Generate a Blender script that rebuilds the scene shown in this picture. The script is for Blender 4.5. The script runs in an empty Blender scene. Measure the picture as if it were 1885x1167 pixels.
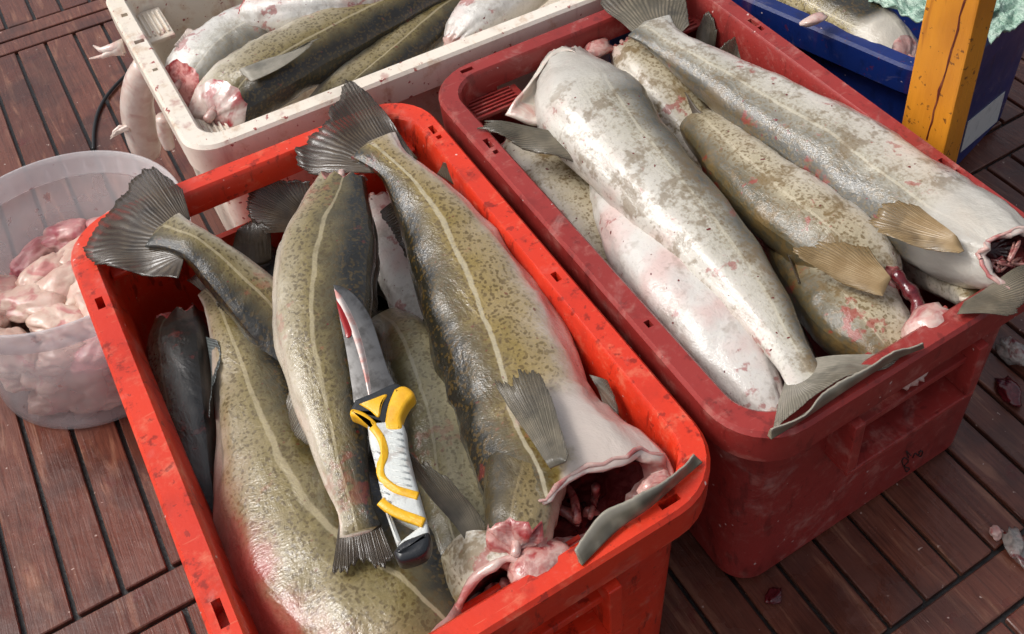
import bpy, bmesh, math, random
from mathutils import Vector, Matrix, noise
random.seed(7)
sc = bpy.context.scene
COL = sc.collection
R_ = math.radians

# ------------------------------------------------------------------ camera
W, H = 1885.0, 1167.0
F = 2034.55
CX, CY = 1030.04, 198.68
CAM = Vector((0.04958, -0.36045, 1.10693))
RX = Vector((0.84891886, -0.52662034, -0.04480829))     # camera right
RD = Vector((-0.36532115, -0.52340298, -0.76979853))    # camera down
RF = Vector((0.38193877, 0.66986591, -0.63671221))      # camera forward
cd = bpy.data.cameras.new('camera')
cam = bpy.data.objects.new('camera', cd); COL.objects.link(cam)
m = Matrix((( RX.x, -RD.x, -RF.x), (RX.y, -RD.y, -RF.y), (RX.z, -RD.z, -RF.z))).to_4x4()
m.translation = CAM
cam.matrix_world = m
cd.sensor_fit = 'HORIZONTAL'; cd.sensor_width = 36.0
cd.lens = F / W * 36.0
cd.shift_x = -(CX - W / 2) / W
cd.shift_y = (CY - H / 2) / W
cd.clip_start = 0.02; cd.clip_end = 200
sc.camera = cam

# ------------------------------------------------------------------ sky, sun, exposure
SUN_EL, SUN_AZ = R_(52), R_(-62)        # azimuth measured from +Y towards +X
wd = bpy.data.worlds.new('World'); sc.world = wd; wd.use_nodes = True
wn = wd.node_tree; wn.nodes.clear()
sky = wn.nodes.new('ShaderNodeTexSky'); sky.sky_type = 'NISHITA'; sky.sun_disc = False
sky.sun_elevation = SUN_EL; sky.sun_rotation = SUN_AZ
sky.air_density = 1.0; sky.dust_density = 6.0; sky.ozone_density = 1.0
hs = wn.nodes.new('ShaderNodeHueSaturation'); hs.inputs['Saturation'].default_value = 0.42
bg = wn.nodes.new('ShaderNodeBackground'); bg.inputs['Strength'].default_value = 0.135
wo = wn.nodes.new('ShaderNodeOutputWorld')
wn.links.new(sky.outputs[0], hs.inputs['Color']); wn.links.new(hs.outputs[0], bg.inputs['Color'])
wn.links.new(bg.outputs[0], wo.inputs['Surface'])
sd = bpy.data.lights.new('sun', 'SUN'); sd.energy = 1.15; sd.angle = R_(15); sd.color = (1.0, 0.995, 0.985)
sun = bpy.data.objects.new('sun', sd); COL.objects.link(sun)
dv = Vector((math.sin(SUN_AZ) * math.cos(SUN_EL), math.cos(SUN_AZ) * math.cos(SUN_EL), math.sin(SUN_EL)))
sun.rotation_euler = dv.to_track_quat('Z', 'Y').to_euler(); sun.location = dv * 5
sc.view_settings.view_transform = 'Standard'; sc.view_settings.look = 'None'
sc.view_settings.exposure = 0.18; sc.view_settings.gamma = 1.0
sc.view_settings.use_curve_mapping = False

# ------------------------------------------------------------------ helpers
def at(px, py, z):
    "the point at height z that the photograph shows at pixel (px, py)"
    v = RX * ((px - CX) / F) + RD * ((py - CY) / F) + RF
    return CAM + v * ((z - CAM.z) / v.z)
def ppm(p):                                   # metres per pixel at a point
    return (p - CAM).dot(RF) / F
def tag(o, label=None, cat=None, group=None, kind=None):
    if label: o['label'] = label
    if cat: o['category'] = cat
    if group: o['group'] = group
    if kind: o['kind'] = kind
    return o
def thing(name, loc, label, cat, group=None):
    o = bpy.data.objects.new(name, None); COL.objects.link(o); o.location = loc
    o.empty_display_size = 0.02
    return tag(o, label, cat, group)
def wloc(o):
    return Vector(o.location) + (wloc(o.parent) if o.parent else Vector())
def mesh(name, vs, fs, mat, parent=None, smooth=True, uvs=None, loc=None):
    "one mesh object from world-space vertices; uvs is one (u, v) per vertex"
    off = wloc(parent) if parent else (Vector(loc) if loc is not None else Vector())
    me = bpy.data.meshes.new(name)
    me.from_pydata([tuple(Vector(v) - off) for v in vs], [], fs); me.update()
    if uvs:
        l = me.uv_layers.new(name='UVMap')
        for lp in me.loops: l.data[lp.index].uv = uvs[lp.vertex_index]
    if smooth: me.polygons.foreach_set('use_smooth', [True] * len(me.polygons))
    me.materials.append(mat)
    o = bpy.data.objects.new(name, me); COL.objects.link(o)
    if parent: o.parent = parent
    elif loc is not None: o.location = loc
    return o
def recalc(o):
    bm = bmesh.new(); bm.from_mesh(o.data); bmesh.ops.recalc_face_normals(bm, faces=bm.faces)
    bm.to_mesh(o.data); bm.free(); return o
def catmull(ps, n):
    "resample a list of equal-length tuples to n points on a Catmull-Rom curve"
    out = []; k = len(ps) - 1
    for i in range(n):
        t = i / (n - 1) * k; j = min(int(t), k - 1); t -= j
        p0 = ps[max(j - 1, 0)]; p1 = ps[j]; p2 = ps[j + 1]; p3 = ps[min(j + 2, k)]
        out.append(tuple(0.5 * (2 * b + (c - a) * t + (2 * a - 5 * b + 4 * c - d) * t * t + (3 * b - a - 3 * c + d) * t ** 3)
                         for a, b, c, d in zip(p0, p1, p2, p3)))
    return out
def box(vs, fs, lo, hi):
    b = len(vs)
    vs += [Vector((x, y, z)) for z in (lo[2], hi[2]) for y in (lo[1], hi[1]) for x in (lo[0], hi[0])]
    fs += [tuple(b + i for i in q) for q in ((0,2,3,1),(4,5,7,6),(0,1,5,4),(2,6,7,3),(0,4,6,2),(1,3,7,5))]
def bevel(o, w, seg=2):
    bm = bmesh.new(); bm.from_mesh(o.data)
    bmesh.ops.remove_doubles(bm, verts=bm.verts, dist=1e-6)
    bmesh.ops.bevel(bm, geom=bm.edges[:], offset=w, segments=seg, affect='EDGES', profile=0.6)
    bm.to_mesh(o.data); bm.free(); return o
def tube(name, pts, rads, mat, parent=None, seg=10, loc=None, caps=True):
    vs, fs = [], []; n = len(pts); pts = [Vector(p) for p in pts]
    for i, p in enumerate(pts):
        t = (pts[min(i + 1, n - 1)] - pts[max(i - 1, 0)]).normalized()
        a = t.orthogonal().normalized() if i == 0 else (a - t * a.dot(t)).normalized()
        b = t.cross(a)
        for j in range(seg):
            w = 2 * math.pi * j / seg
            vs.append(p + (a * math.cos(w) + b * math.sin(w)) * rads[i])
    for i in range(n - 1):
        for j in range(seg):
            fs.append((i*seg+j, i*seg+(j+1)%seg, (i+1)*seg+(j+1)%seg, (i+1)*seg+j))
    if caps: fs += [tuple(range(seg))[::-1], tuple((n-1)*seg + j for j in range(seg))]
    return mesh(name, vs, fs, mat, parent, loc=loc)

# ------------------------------------------------------------------ materials
class NT:
    def __init__(s, name):
        s.m = bpy.data.materials.new(name); s.m.use_nodes = True
        s.t = s.m.node_tree; s.b = s.t.nodes['Principled BSDF']; s.out = s.t.nodes['Material Output']
    def n(s, typ, ins=None, **kw):
        o = s.t.nodes.new(typ)
        for k, v in kw.items(): setattr(o, k, v)
        for k, v in (ins or {}).items(): s.set(o.inputs[k], v)
        return o
    def set(s, sock, v):
        if isinstance(v, bpy.types.NodeSocket): s.t.links.new(v, sock)
        elif isinstance(v, tuple) and len(v) == 3 and sock.type == 'RGBA': sock.default_value = (*v, 1)
        else: sock.default_value = v
    def math(s, op, a, b=None, c=None, clamp=False):
        o = s.n('ShaderNodeMath', operation=op, use_clamp=clamp); s.set(o.inputs[0], a)
        if b is not None: s.set(o.inputs[1], b)
        if c is not None: s.set(o.inputs[2], c)
        return o.outputs[0]
    def mix(s, f, a, b, mode='MIX'):
        o = s.n('ShaderNodeMix', data_type='RGBA', blend_type=mode)
        s.set(o.inputs['Factor'], f); s.set(o.inputs[6], a); s.set(o.inputs[7], b); return o.outputs[2]
    def step(s, x, lo, hi):
        o = s.n('ShaderNodeMapRange', interpolation_type='SMOOTHSTEP'); s.set(o.inputs[0], x)
        s.set(o.inputs[1], lo); s.set(o.inputs[2], hi); return o.outputs[0]
    def noise(s, co, scale, detail=3, rough=0.55, dist=0.0):
        o = s.n('ShaderNodeTexNoise', {'Scale': scale, 'Detail': detail, 'Roughness': rough, 'Distortion': dist})
        s.set(o.inputs['Vector'], co); return o.outputs[0]
    def obj(s):
        "object coordinates shifted per object so that copies differ"
        c = s.n('ShaderNodeTexCoord').outputs['Object']; r = s.n('ShaderNodeObjectInfo').outputs['Random']
        a = s.n('ShaderNodeVectorMath', operation='ADD'); s.set(a.inputs[0], c)
        k = s.n('ShaderNodeCombineXYZ'); s.set(k.inputs[0], s.math('MULTIPLY', r, 17.3)); s.set(k.inputs[1], s.math('MULTIPLY', r, 31.7))
        s.set(a.inputs[1], k.outputs[0]); return a.outputs[0], r
    def scale(s, co, v):
        o = s.n('ShaderNodeMapping'); o.inputs['Scale'].default_value = v; s.set(o.inputs[0], co); return o.outputs[0]
    def bump(s, h, strength=0.3, dist=0.001, prev=None):
        o = s.n('ShaderNodeBump', {'Strength': strength, 'Distance': dist}); s.set(o.inputs['Height'], h)
        if prev: s.set(o.inputs['Normal'], prev)
        return o.outputs[0]
    def fin(s, col=None, rough=None, normal=None, **kw):
        if col is not None: s.set(s.b.inputs['Base Color'], col)
        if rough is not None: s.set(s.b.inputs['Roughness'], rough)
        if normal is not None:
            s.set(s.b.inputs['Normal'], normal); s.set(s.b.inputs['Coat Normal'], normal)
        for k, v in kw.items(): s.set(s.b.inputs[k.replace('_', ' ')], v)
        return s.m

def skin_mat(name, back, flank, belly, spot, line, llv=0.36, bel=0.58, blood=0.25, dirt=0.0, spots=0.8, rough=0.3, dirtc=(.15,.095,.035), pink=0.25, flush=0.0, palehead=0.0, phw=-1.0):
    s = NT(name); co, rnd = s.obj()
    uv = s.n('ShaderNodeSeparateXYZ'); s.set(uv.inputs[0], s.n('ShaderNodeTexCoord').outputs['UV'])
    u, v = uv.outputs[0], uv.outputs[1]
    w = s.math('SUBTRACT', 1.0, s.math('ABSOLUTE', s.math('SUBTRACT', s.math('MULTIPLY', v, 2.0), 1.0)))
    big = s.noise(co, 14, 3); mid = s.noise(co, 55, 3)
    wn_ = s.math('ADD', w, s.math('ADD', s.math('MULTIPLY', s.math('SUBTRACT', big, 0.5), 0.28), s.math('MULTIPLY', s.math('SUBTRACT', mid, 0.5), 0.16)))
    rp = s.n('ShaderNodeValToRGB'); s.set(rp.inputs[0], wn_); e = rp.color_ramp.elements
    e[0].position = 0.14; e[0].color = (*back, 1); e[1].position = 1.0; e[1].color = (*belly, 1)
    for p, c in ((0.26, tuple(.55*a+.45*b for a, b in zip(back, flank))), (0.36, flank), (bel - 0.08, tuple(.75*a+.25*b for a, b in zip(flank, belly))), (bel + 0.10, belly)):
        k = e.new(p); k.color = (*c, 1)
    col = rp.outputs[0]
    # mottled, slightly stretched leopard spots on back and flank
    vor = s.n('ShaderNodeTexVoronoi', {'Scale': 270.0, 'Randomness': 1.0}, feature='SMOOTH_F1'); s.set(vor.inputs['Vector'], s.mix(0.006, co, s.n('ShaderNodeTexNoise', {'Scale': 120.0, 'Vector': co}).outputs[1]))
    sp = s.math('MULTIPLY', s.step(vor.outputs['Distance'], 0.42, 0.27), s.step(s.noise(co, 60, 2), 0.24, 0.44))
    sp = s.math('MULTIPLY', sp, s.math('MULTIPLY', s.step(wn_, bel + 0.06, bel - 0.16), spots))
    col = s.mix(sp, col, spot)
    fine = s.noise(co, 420, 2)
    col = s.mix(s.math('MULTIPLY', s.math('MULTIPLY', s.step(fine, 0.48, 0.7), s.step(wn_, .22, .42)), 0.35), col, tuple(min(1, c * 1.5 + .03) for c in flank))
    # pale lateral line, arched over the shoulder
    arch = s.math('MULTIPLY', s.math('POWER', s.math('SUBTRACT', 1.0, u, clamp=True), 2.5), 0.10)
    lc = s.math('ABSOLUTE', s.math('ADD', s.math('SUBTRACT', w, llv), s.math('ADD', arch, s.math('MULTIPLY', s.math('SUBTRACT', big, 0.5), 0.06))))
    lc = s.math('MULTIPLY', lc, s.math('MULTIPLY_ADD', u, -.9, 1.75))
    lf = s.math('MULTIPLY', s.step(s.math('ADD', lc, s.math('MULTIPLY', s.math('SUBTRACT', s.noise(co, 200, 3), .5), .012)), 0.019, 0.009), s.step(s.noise(co, 45, 3), 0.15, 0.45))
    col = s.mix(s.math('MULTIPLY', lf, 0.55), col, line)
    # pink flush and veins on the belly
    bw = s.step(wn_, bel, bel + 0.2)
    col = s.mix(s.math('MULTIPLY', s.math('MULTIPLY', s.step(s.noise(co, 20, 3), 0.42, 0.72), bw), pink), col, (.62, .22, .19))
    if dirt:
        d = s.math('MULTIPLY', s.step(s.math('ADD', s.math('MULTIPLY', s.noise(co, 26, 4, .65), 0.7), s.math('MULTIPLY', s.noise(co, 160, 3), 0.3)), 0.50, 0.60), dirt)
        col = s.mix(d, col, dirtc)
        d2 = s.math('MULTIPLY', s.step(s.noise(co, 240, 3), 0.57, 0.68), dirt * 0.55); col = s.mix(d2, col, dirtc)
    bl = s.step(s.math('ADD', s.math('MULTIPLY', s.noise(co, 17, 2), 0.62), s.math('MULTIPLY', s.noise(co, 110, 3), 0.38)), 0.590, 0.64)
    col = s.mix(s.math('MULTIPLY', bl, blood), col, (.30, .025, .02))
    dots = s.step(s.noise(co, 130, 1), 0.745, 0.77); col = s.mix(s.math('MULTIPLY', dots, min(1, blood * 2.2)), col, (.13, .012, .012))
    # rows of scales: hair-fine relief that breaks up the sky's reflection
    uvw = s.n('ShaderNodeCombineXYZ'); s.set(uvw.inputs[0], s.math('MULTIPLY_ADD', v, 30.0, s.math('MULTIPLY', u, 70.0))); s.set(uvw.inputs[1], s.math('MULTIPLY_ADD', u, 26.0, s.math('MULTIPLY', v, -16.0))); s.set(uvw.inputs[2], s.math('MULTIPLY', rnd, 9.0))
    streak = s.noise(uvw.outputs[0], 3.8, 3, .65, .3)
    sc1 = s.n('ShaderNodeTexVoronoi', {'Scale': 480.0}); s.set(sc1.inputs['Vector'], co)
    fold = s.noise(s.scale(co, (1, .6, 1)), 34, 4, .6, .5)
    nrm = s.bump(s.math('ADD', s.math('MULTIPLY', sc1.outputs[0], 0.3), s.math('ADD', s.math('MULTIPLY', s.noise(co, 300, 2), .5), s.math('MULTIPLY', streak, 1.5))), 0.24, 0.0011)
    nrm = s.bump(fold, 0.38, 0.006, nrm)
    cn = s.bump(s.math('ADD', s.math('MULTIPLY', streak, 1.6), s.math('MULTIPLY', s.noise(co, 170, 2), .25)), 0.30, 0.0011); cn = s.bump(fold, .38, .006, cn)
    rg = s.math('ADD', rough - 0.1, s.math('MULTIPLY', s.noise(co, 30, 4), 0.22))
    if palehead: col = s.mix(s.math('MULTIPLY', s.step(s.math('ADD', u, s.math('MULTIPLY', s.math('SUBTRACT', big, .5), .15)), .26, .16), s.math('MULTIPLY', s.step(wn_, phw, phw + .10), palehead)), col, tuple(.92 * c for c in belly))
    if flush:
        fl = s.math('MULTIPLY', s.step(u, 0.56, 0.30), s.step(wn_, bel - .20, bel + .0)); col = s.mix(s.math('MULTIPLY', fl, flush), col, (.34, .020, .020))
    s.fin(col, rg, nrm, Specular_IOR_Level=0.3, Coat_Weight=0.95, Coat_Roughness=0.085)
    s.set(s.b.inputs['Coat Normal'], cn); return s.m

def soft_mat(name, c1, c2, c3=None, sc_=60, rough=0.25, bmp=0.5, blood=0.0, dist=0.002, sss=0.12, coat=0.4):
    s = NT(name); co, rnd = s.obj()
    col = s.mix(s.step(s.noise(co, sc_, 4, .6, .6), 0.38, 0.62), c1, c2)
    if c3: col = s.mix(s.step(s.noise(co, sc_ * 0.6, 3, .6, 1.0), 0.52, 0.68), col, c3)
    if blood: col = s.mix(s.math('MULTIPLY', s.step(s.noise(co, sc_ * .5, 4, .65), 0.5, 0.62), blood), col, (.26, .015, .015))
    nrm = s.bump(s.noise(co, sc_ * 2.2, 4), bmp, dist)
    s.fin(col, rough, nrm, Coat_Weight=coat, Coat_Roughness=0.12)
    if sss:
        s.b.inputs['Subsurface Weight'].default_value = sss; s.b.inputs['Subsurface Radius'].default_value = (.006, .002, .0015)
        s.b.inputs['Subsurface Scale'].default_value = 1.0
    return s.m

def fin_mat(name, c1, c2, rays=26, tip=None, rough=0.28, clear=.4):
    s = NT(name); co, rnd = s.obj()
    uv = s.n('ShaderNodeSeparateXYZ'); s.set(uv.inputs[0], s.n('ShaderNodeTexCoord').outputs['UV'])
    u, v = uv.outputs[0], uv.outputs[1]
    wv = s.math('SINE', s.math('MULTIPLY', s.math('ADD', u, s.math('MULTIPLY', s.noise(co, 30, 2), 0.05)), 6.2832 * rays * 1.4))
    f = s.math('MULTIPLY_ADD', wv, 0.5, 0.5)
    col = s.mix(s.math('MULTIPLY', f, s.step(s.noise(co, 60, 3), 0.3, 0.7)), c1, c2)
    col = s.mix(s.step(s.noise(co, 28, 3), 0.5, 0.75), col, tuple(c * 0.5 for c in c1))
    if tip: col = s.mix(s.math('MULTIPLY', s.step(v, 0.55, 1.0), 0.7), col, tip)
    nrm = s.bump(s.math('ADD', s.math('MULTIPLY', f, .6), s.noise(co, 150, 3)), 0.3, 0.0009)
    s.fin(col, s.math('ADD', rough - .04, s.math('MULTIPLY', s.noise(co, 50, 3), .3)), nrm, Coat_Weight=0.5, Coat_Roughness=0.15, Specular_IOR_Level=.4)
    cl = s.math('MULTIPLY', s.math('MULTIPLY', s.step(v, .15, .9), clear), s.math('MULTIPLY_ADD', f, -.7, 1.0))
    tr = s.n('ShaderNodeBsdfTransparent'); mx = s.n('ShaderNodeMixShader'); s.set(mx.inputs[0], cl); s.set(mx.inputs[1], s.b.outputs[0]); s.set(mx.inputs[2], tr.outputs[0])
    s.t.links.new(mx.outputs[0], s.out.inputs[0]); return s.m

def plastic_mat(name, base, dark, scuff, grime=0.6, scuffs=0.4, rough=0.36, bloodc=(.12, .012, .01), blood=0.5):
    s = NT(name); co, rnd = s.obj()
    col = s.mix(s.step(s.noise(co, 6, 3), 0.3, 0.75), base, dark)
    col = s.mix(s.math('MULTIPLY', s.step(s.noise(co, 38, 5, .7), 0.52, 0.72), scuffs), col, scuff)
    col = s.mix(s.math('MULTIPLY', s.step(s.noise(s.scale(co, (1, 1, .3)), 55, 4, .65), 0.56, 0.66), grime), col, tuple(c * .35 for c in dark))
    col = s.mix(s.math('MULTIPLY', s.step(s.noise(co, 85, 3, .6), 0.655, 0.69), blood), col, bloodc)
    col = s.mix(s.math('MULTIPLY', s.step(s.noise(co, 130, 1), 0.76, 0.79), .7), col, (.75, .6, .55))
    col = s.mix(s.math('MULTIPLY', s.step(s.noise(co, 13, 5, .65), .54, .70), .35), col, tuple(c * .45 for c in dark))
    col = s.mix(s.math('MULTIPLY', s.step(s.noise(co, 19, 5, .7, .6), .56, .74), .18), col, (.62, .50, .44))
    scr = s.step(s.noise(s.scale(co, (.12, 1, 1)), 300, 2, .5, .4), .66, .72); col = s.mix(s.math('MULTIPLY', scr, .35), col, scuff)
    col = s.mix(s.math('MULTIPLY', s.step(s.noise(s.scale(co, (1, 1, .15)), 24, 4, .6), .58, .70), blood * .6), col, bloodc)
    nrm = s.bump(s.noise(co, 220, 3), 0.25, 0.0008); nrm = s.bump(s.noise(co, 9, 2), 0.3, 0.006, nrm)
    return s.fin(col, s.math('ADD', rough - .12, s.math('MULTIPLY', s.noise(co, 24, 4), .3)), nrm, Specular_IOR_Level=0.5)

M = {}
M['cod'] = skin_mat('cod skin olive', (.015,.014,.010), (.185,.140,.048), (.60,.54,.44), (.070,.045,.012), (.46,.39,.24), blood=0.3)
M['cod_flush'] = skin_mat('cod skin olive with reddened belly', (.015,.014,.010), (.20,.155,.058), (.56,.46,.38), (.085,.056,.016), (.46,.39,.24), blood=0.2, flush=.85, bel=.64)
M['cod_gold'] = skin_mat('cod skin golden', (.017,.015,.009), (.245,.172,.046), (.62,.47,.40), (.090,.053,.011), (.54,.48,.34), bel=0.60, blood=0.25, pink=0.6)
M['cod_gold_collar'] = skin_mat('cod skin golden with white collar', (.017,.015,.009), (.245,.172,.046), (.62,.53,.47), (.090,.053,.011), (.54,.48,.34), bel=0.58, blood=0.3, pink=0.5, palehead=.95, phw=.29)
M['stump'] = skin_mat('cod skin brown nape', (.05,.038,.018), (.20,.145,.055), (.5,.44,.34), (.07,.045,.012), (.22,.16,.07), bel=.7, blood=.2)
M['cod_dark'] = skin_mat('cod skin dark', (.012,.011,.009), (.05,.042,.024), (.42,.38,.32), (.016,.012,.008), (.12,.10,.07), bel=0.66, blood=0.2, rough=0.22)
M['cod_pale'] = skin_mat('cod skin pale olive', (.05,.042,.022), (.27,.225,.10), (.50,.46,.35), (.11,.075,.024), (.45,.40,.27), bel=0.66, blood=0.3, spots=.6, pink=.1)
M['cod_dirty'] = skin_mat('cod skin silver with dirt', (.085,.082,.068), (.41,.38,.30), (.59,.56,.50), (.17,.12,.05), (.58,.53,.41), bel=0.46, blood=0.6, dirt=0.6, spots=.55, rough=.34, palehead=.8)
M['cod_brown'] = skin_mat('cod skin brown speckled', (.10,.085,.05), (.42,.36,.24), (.60,.55,.47), (.14,.09,.03), (.58,.51,.37), bel=0.55, blood=0.7, dirt=0.8, spots=.8, rough=.34, dirtc=(.18,.115,.04))
M['cod_white'] = skin_mat('cod skin white belly', (.18,.17,.14), (.44,.42,.36), (.65,.625,.58), (.26,.20,.10), (.60,.55,.45), bel=0.42, blood=0.65, dirt=0.28, spots=.3, pink=.35)
M['cod_collar'] = skin_mat('cod skin olive with white collar', (.022,.019,.011), (.24,.180,.052), (.62,.57,.48), (.070,.042,.010), (.50,.43,.27), blood=0.15, palehead=.9)
M['neck_mix'] = soft_mat('white flesh with red patches', (.56,.44,.39), (.62,.53,.47), (.36,.03,.04), 34, blood=.6)
M['flesh'] = soft_mat('raw flesh', (.50,.22,.19), (.58,.38,.33), (.34,.05,.05), 70, blood=.5)
M['flesh_red'] = soft_mat('red cut flesh', (.42,.06,.06), (.68,.33,.30), (.22,.01,.015), 55, blood=.7)
M['flesh_pale'] = soft_mat('pale flesh', (.56,.34,.30), (.62,.47,.41), (.46,.15,.14), 50, blood=.3)
M['cavity'] = soft_mat('gut cavity lining', (.055,.006,.007), (.11,.022,.022), (.010,.005,.007), 60, blood=.6, sss=0)
M['gut'] = soft_mat('gut strands', (.26,.075,.07), (.40,.20,.17), (.13,.015,.02), 90)
M['collar'] = soft_mat('collar skin', (.56,.49,.42), (.64,.57,.49), (.52,.30,.25), 38, blood=.3, bmp=.6, rough=.3)
M['flap'] = soft_mat('grey skin edge', (.13,.115,.085), (.27,.24,.18), (.06,.05,.035), 110, rough=.3, bmp=.6, sss=0)
M['fin_dark'] = fin_mat('dark tail fin', (.042,.028,.015), (.095,.066,.036), 24, (.030,.021,.013))
M['fin_grey'] = fin_mat('grey fin', (.105,.090,.062), (.23,.19,.13), 20, (.075,.064,.045))
M['fin_skin'] = fin_mat('skin edge', (.13,.112,.078), (.24,.205,.145), 5, (.36,.33,.27), clear=0)
M['fin_ash'] = fin_mat('ash grey tail fin', (.22,.20,.155), (.40,.36,.29), 40, (.17,.15,.11), clear=.35)
M['fin_teal'] = fin_mat('blue grey fin', (.07,.085,.085), (.22,.25,.24), 16)
M['fin_amber'] = fin_mat('amber fin', (.26,.17,.075), (.42,.31,.17), 22, (.20,.13,.05))
M['fin_pale'] = fin_mat('pale fin', (.62,.50,.43), (.75,.64,.56), 10)
M['orange'] = plastic_mat('orange red plastic', (.72,.042,.011), (.58,.028,.010), (.72,.20,.11), .75, .5, .34)
M['red'] = plastic_mat('dull red plastic', (.31,.030,.025), (.24,.023,.019), (.44,.16,.13), .45, .6, .38)
M['white'] = plastic_mat('off white plastic', (.79,.72,.62), (.75,.66,.54), (.54,.35,.21), .12, .65, .38, (.30,.025,.02), .9)
M['blue'] = plastic_mat('blue plastic', (.006,.023,.15), (.004,.015,.10), (.03,.045,.14), .4, .3, .33)
# ------------------------------------------------------------------ deck
def wood_mat():
    s = NT('wet deck wood'); co, rnd = s.obj()
    g = s.noise(s.scale(co, (1, .05, 1)), 260, 5, .65, .8)
    g2 = s.noise(s.scale(co, (1, .12, 1)), 60, 4, .6, 1.2)
    wp = s.n('ShaderNodeNewGeometry').outputs['Position']
    col = s.mix(rnd, (.110, .034, .021), (.160, .054, .034))
    col = s.mix(s.step(g, 0.40, 0.72), col, (.085, .027, .017))
    col = s.mix(s.math('MULTIPLY', s.step(g2, .52, .72), .6), col, (.30, .14, .085))
    st = s.noise(wp, 7, 4, .6)
    col = s.mix(s.math('MULTIPLY', s.step(st, .46, .62), .65), col, (.050, .020, .016))
    col = s.mix(s.math('MULTIPLY', s.step(s.noise(wp, 26, 4, .65), .60, .70), .5), col, (.10, .012, .012))
    col = s.mix(s.math('MULTIPLY', s.step(s.noise(wp, 120, 2), .73, .77), .7), col, (.55, .42, .36))
    nrm = s.bump(g, .5, .0012); nrm = s.bump(s.noise(wp, 45, 4), .35, .003, nrm)
    wet = s.noise(wp, 10, 4, .6)
    return s.fin(col, s.math('MULTIPLY_ADD', s.step(wet, .38, .60), .34, .07), nrm, Specular_IOR_Level=.5)
M['wood'] = wood_mat()
s = NT('black caulking'); co, _ = s.obj()
M['caulk'] = s.fin(s.mix(s.noise(co, 40, 3), (.010, .009, .009), (.028, .024, .022)), .35, s.bump(s.noise(co, 200, 3), .5, .002))
deck = mesh('deck', [(-8, -8, -.0035), (8, -8, -.0035), (8, 8, -.0035), (-8, 8, -.0035)], [(0, 1, 2, 3)], M['caulk'], smooth=False)
tag(deck, 'red brown wet timber deck of narrow planks with black seams', kind='structure')
PITCH, GAP = 0.0490, 0.0052
pl_cache = {}
def plank(x0, x1, y0, y1):
    w, l = round(x1 - x0, 4), round(y1 - y0, 4)
    if (w, l) not in pl_cache:
        vs, fs = [], []; box(vs, fs, (-w/2, -l/2, -.012), (w/2, l/2, 0))
        o = mesh('plank', vs, fs, M['wood'], smooth=False); bevel(o, .0012, 1); pl_cache[(w, l)] = o.data
    else:
        o = bpy.data.objects.new('plank', pl_cache[(w, l)]); COL.objects.link(o)
    o.parent = deck; o.location = ((x0 + x1) / 2, (y0 + y1) / 2, random.uniform(.0028, .0042)); return o
g = GAP / 2
for y0, y1 in ((-.62, -.122), (-.072, .338), (.387, 1.472), (1.556, 2.5)):
    i0, i1 = (-9, 36)
    for i in range(i0, i1):
        x = -.130 + i * PITCH
        if -.35 > x and y0 < .3: continue
        plank(x + g, x + PITCH - g, y0 + g, y1 - g)
for y0, y1 in ((-.122, -.072), (.338, .387), (1.472, 1.514), (1.514, 1.556)):
    xs = [-.62, -.05 + random.uniform(-.1, .1), .75 + random.uniform(-.2, .2), 1.7]
    for a, b in zip(xs, xs[1:]): plank(a + g, b - g, y0 + g, y1 - g)

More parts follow.
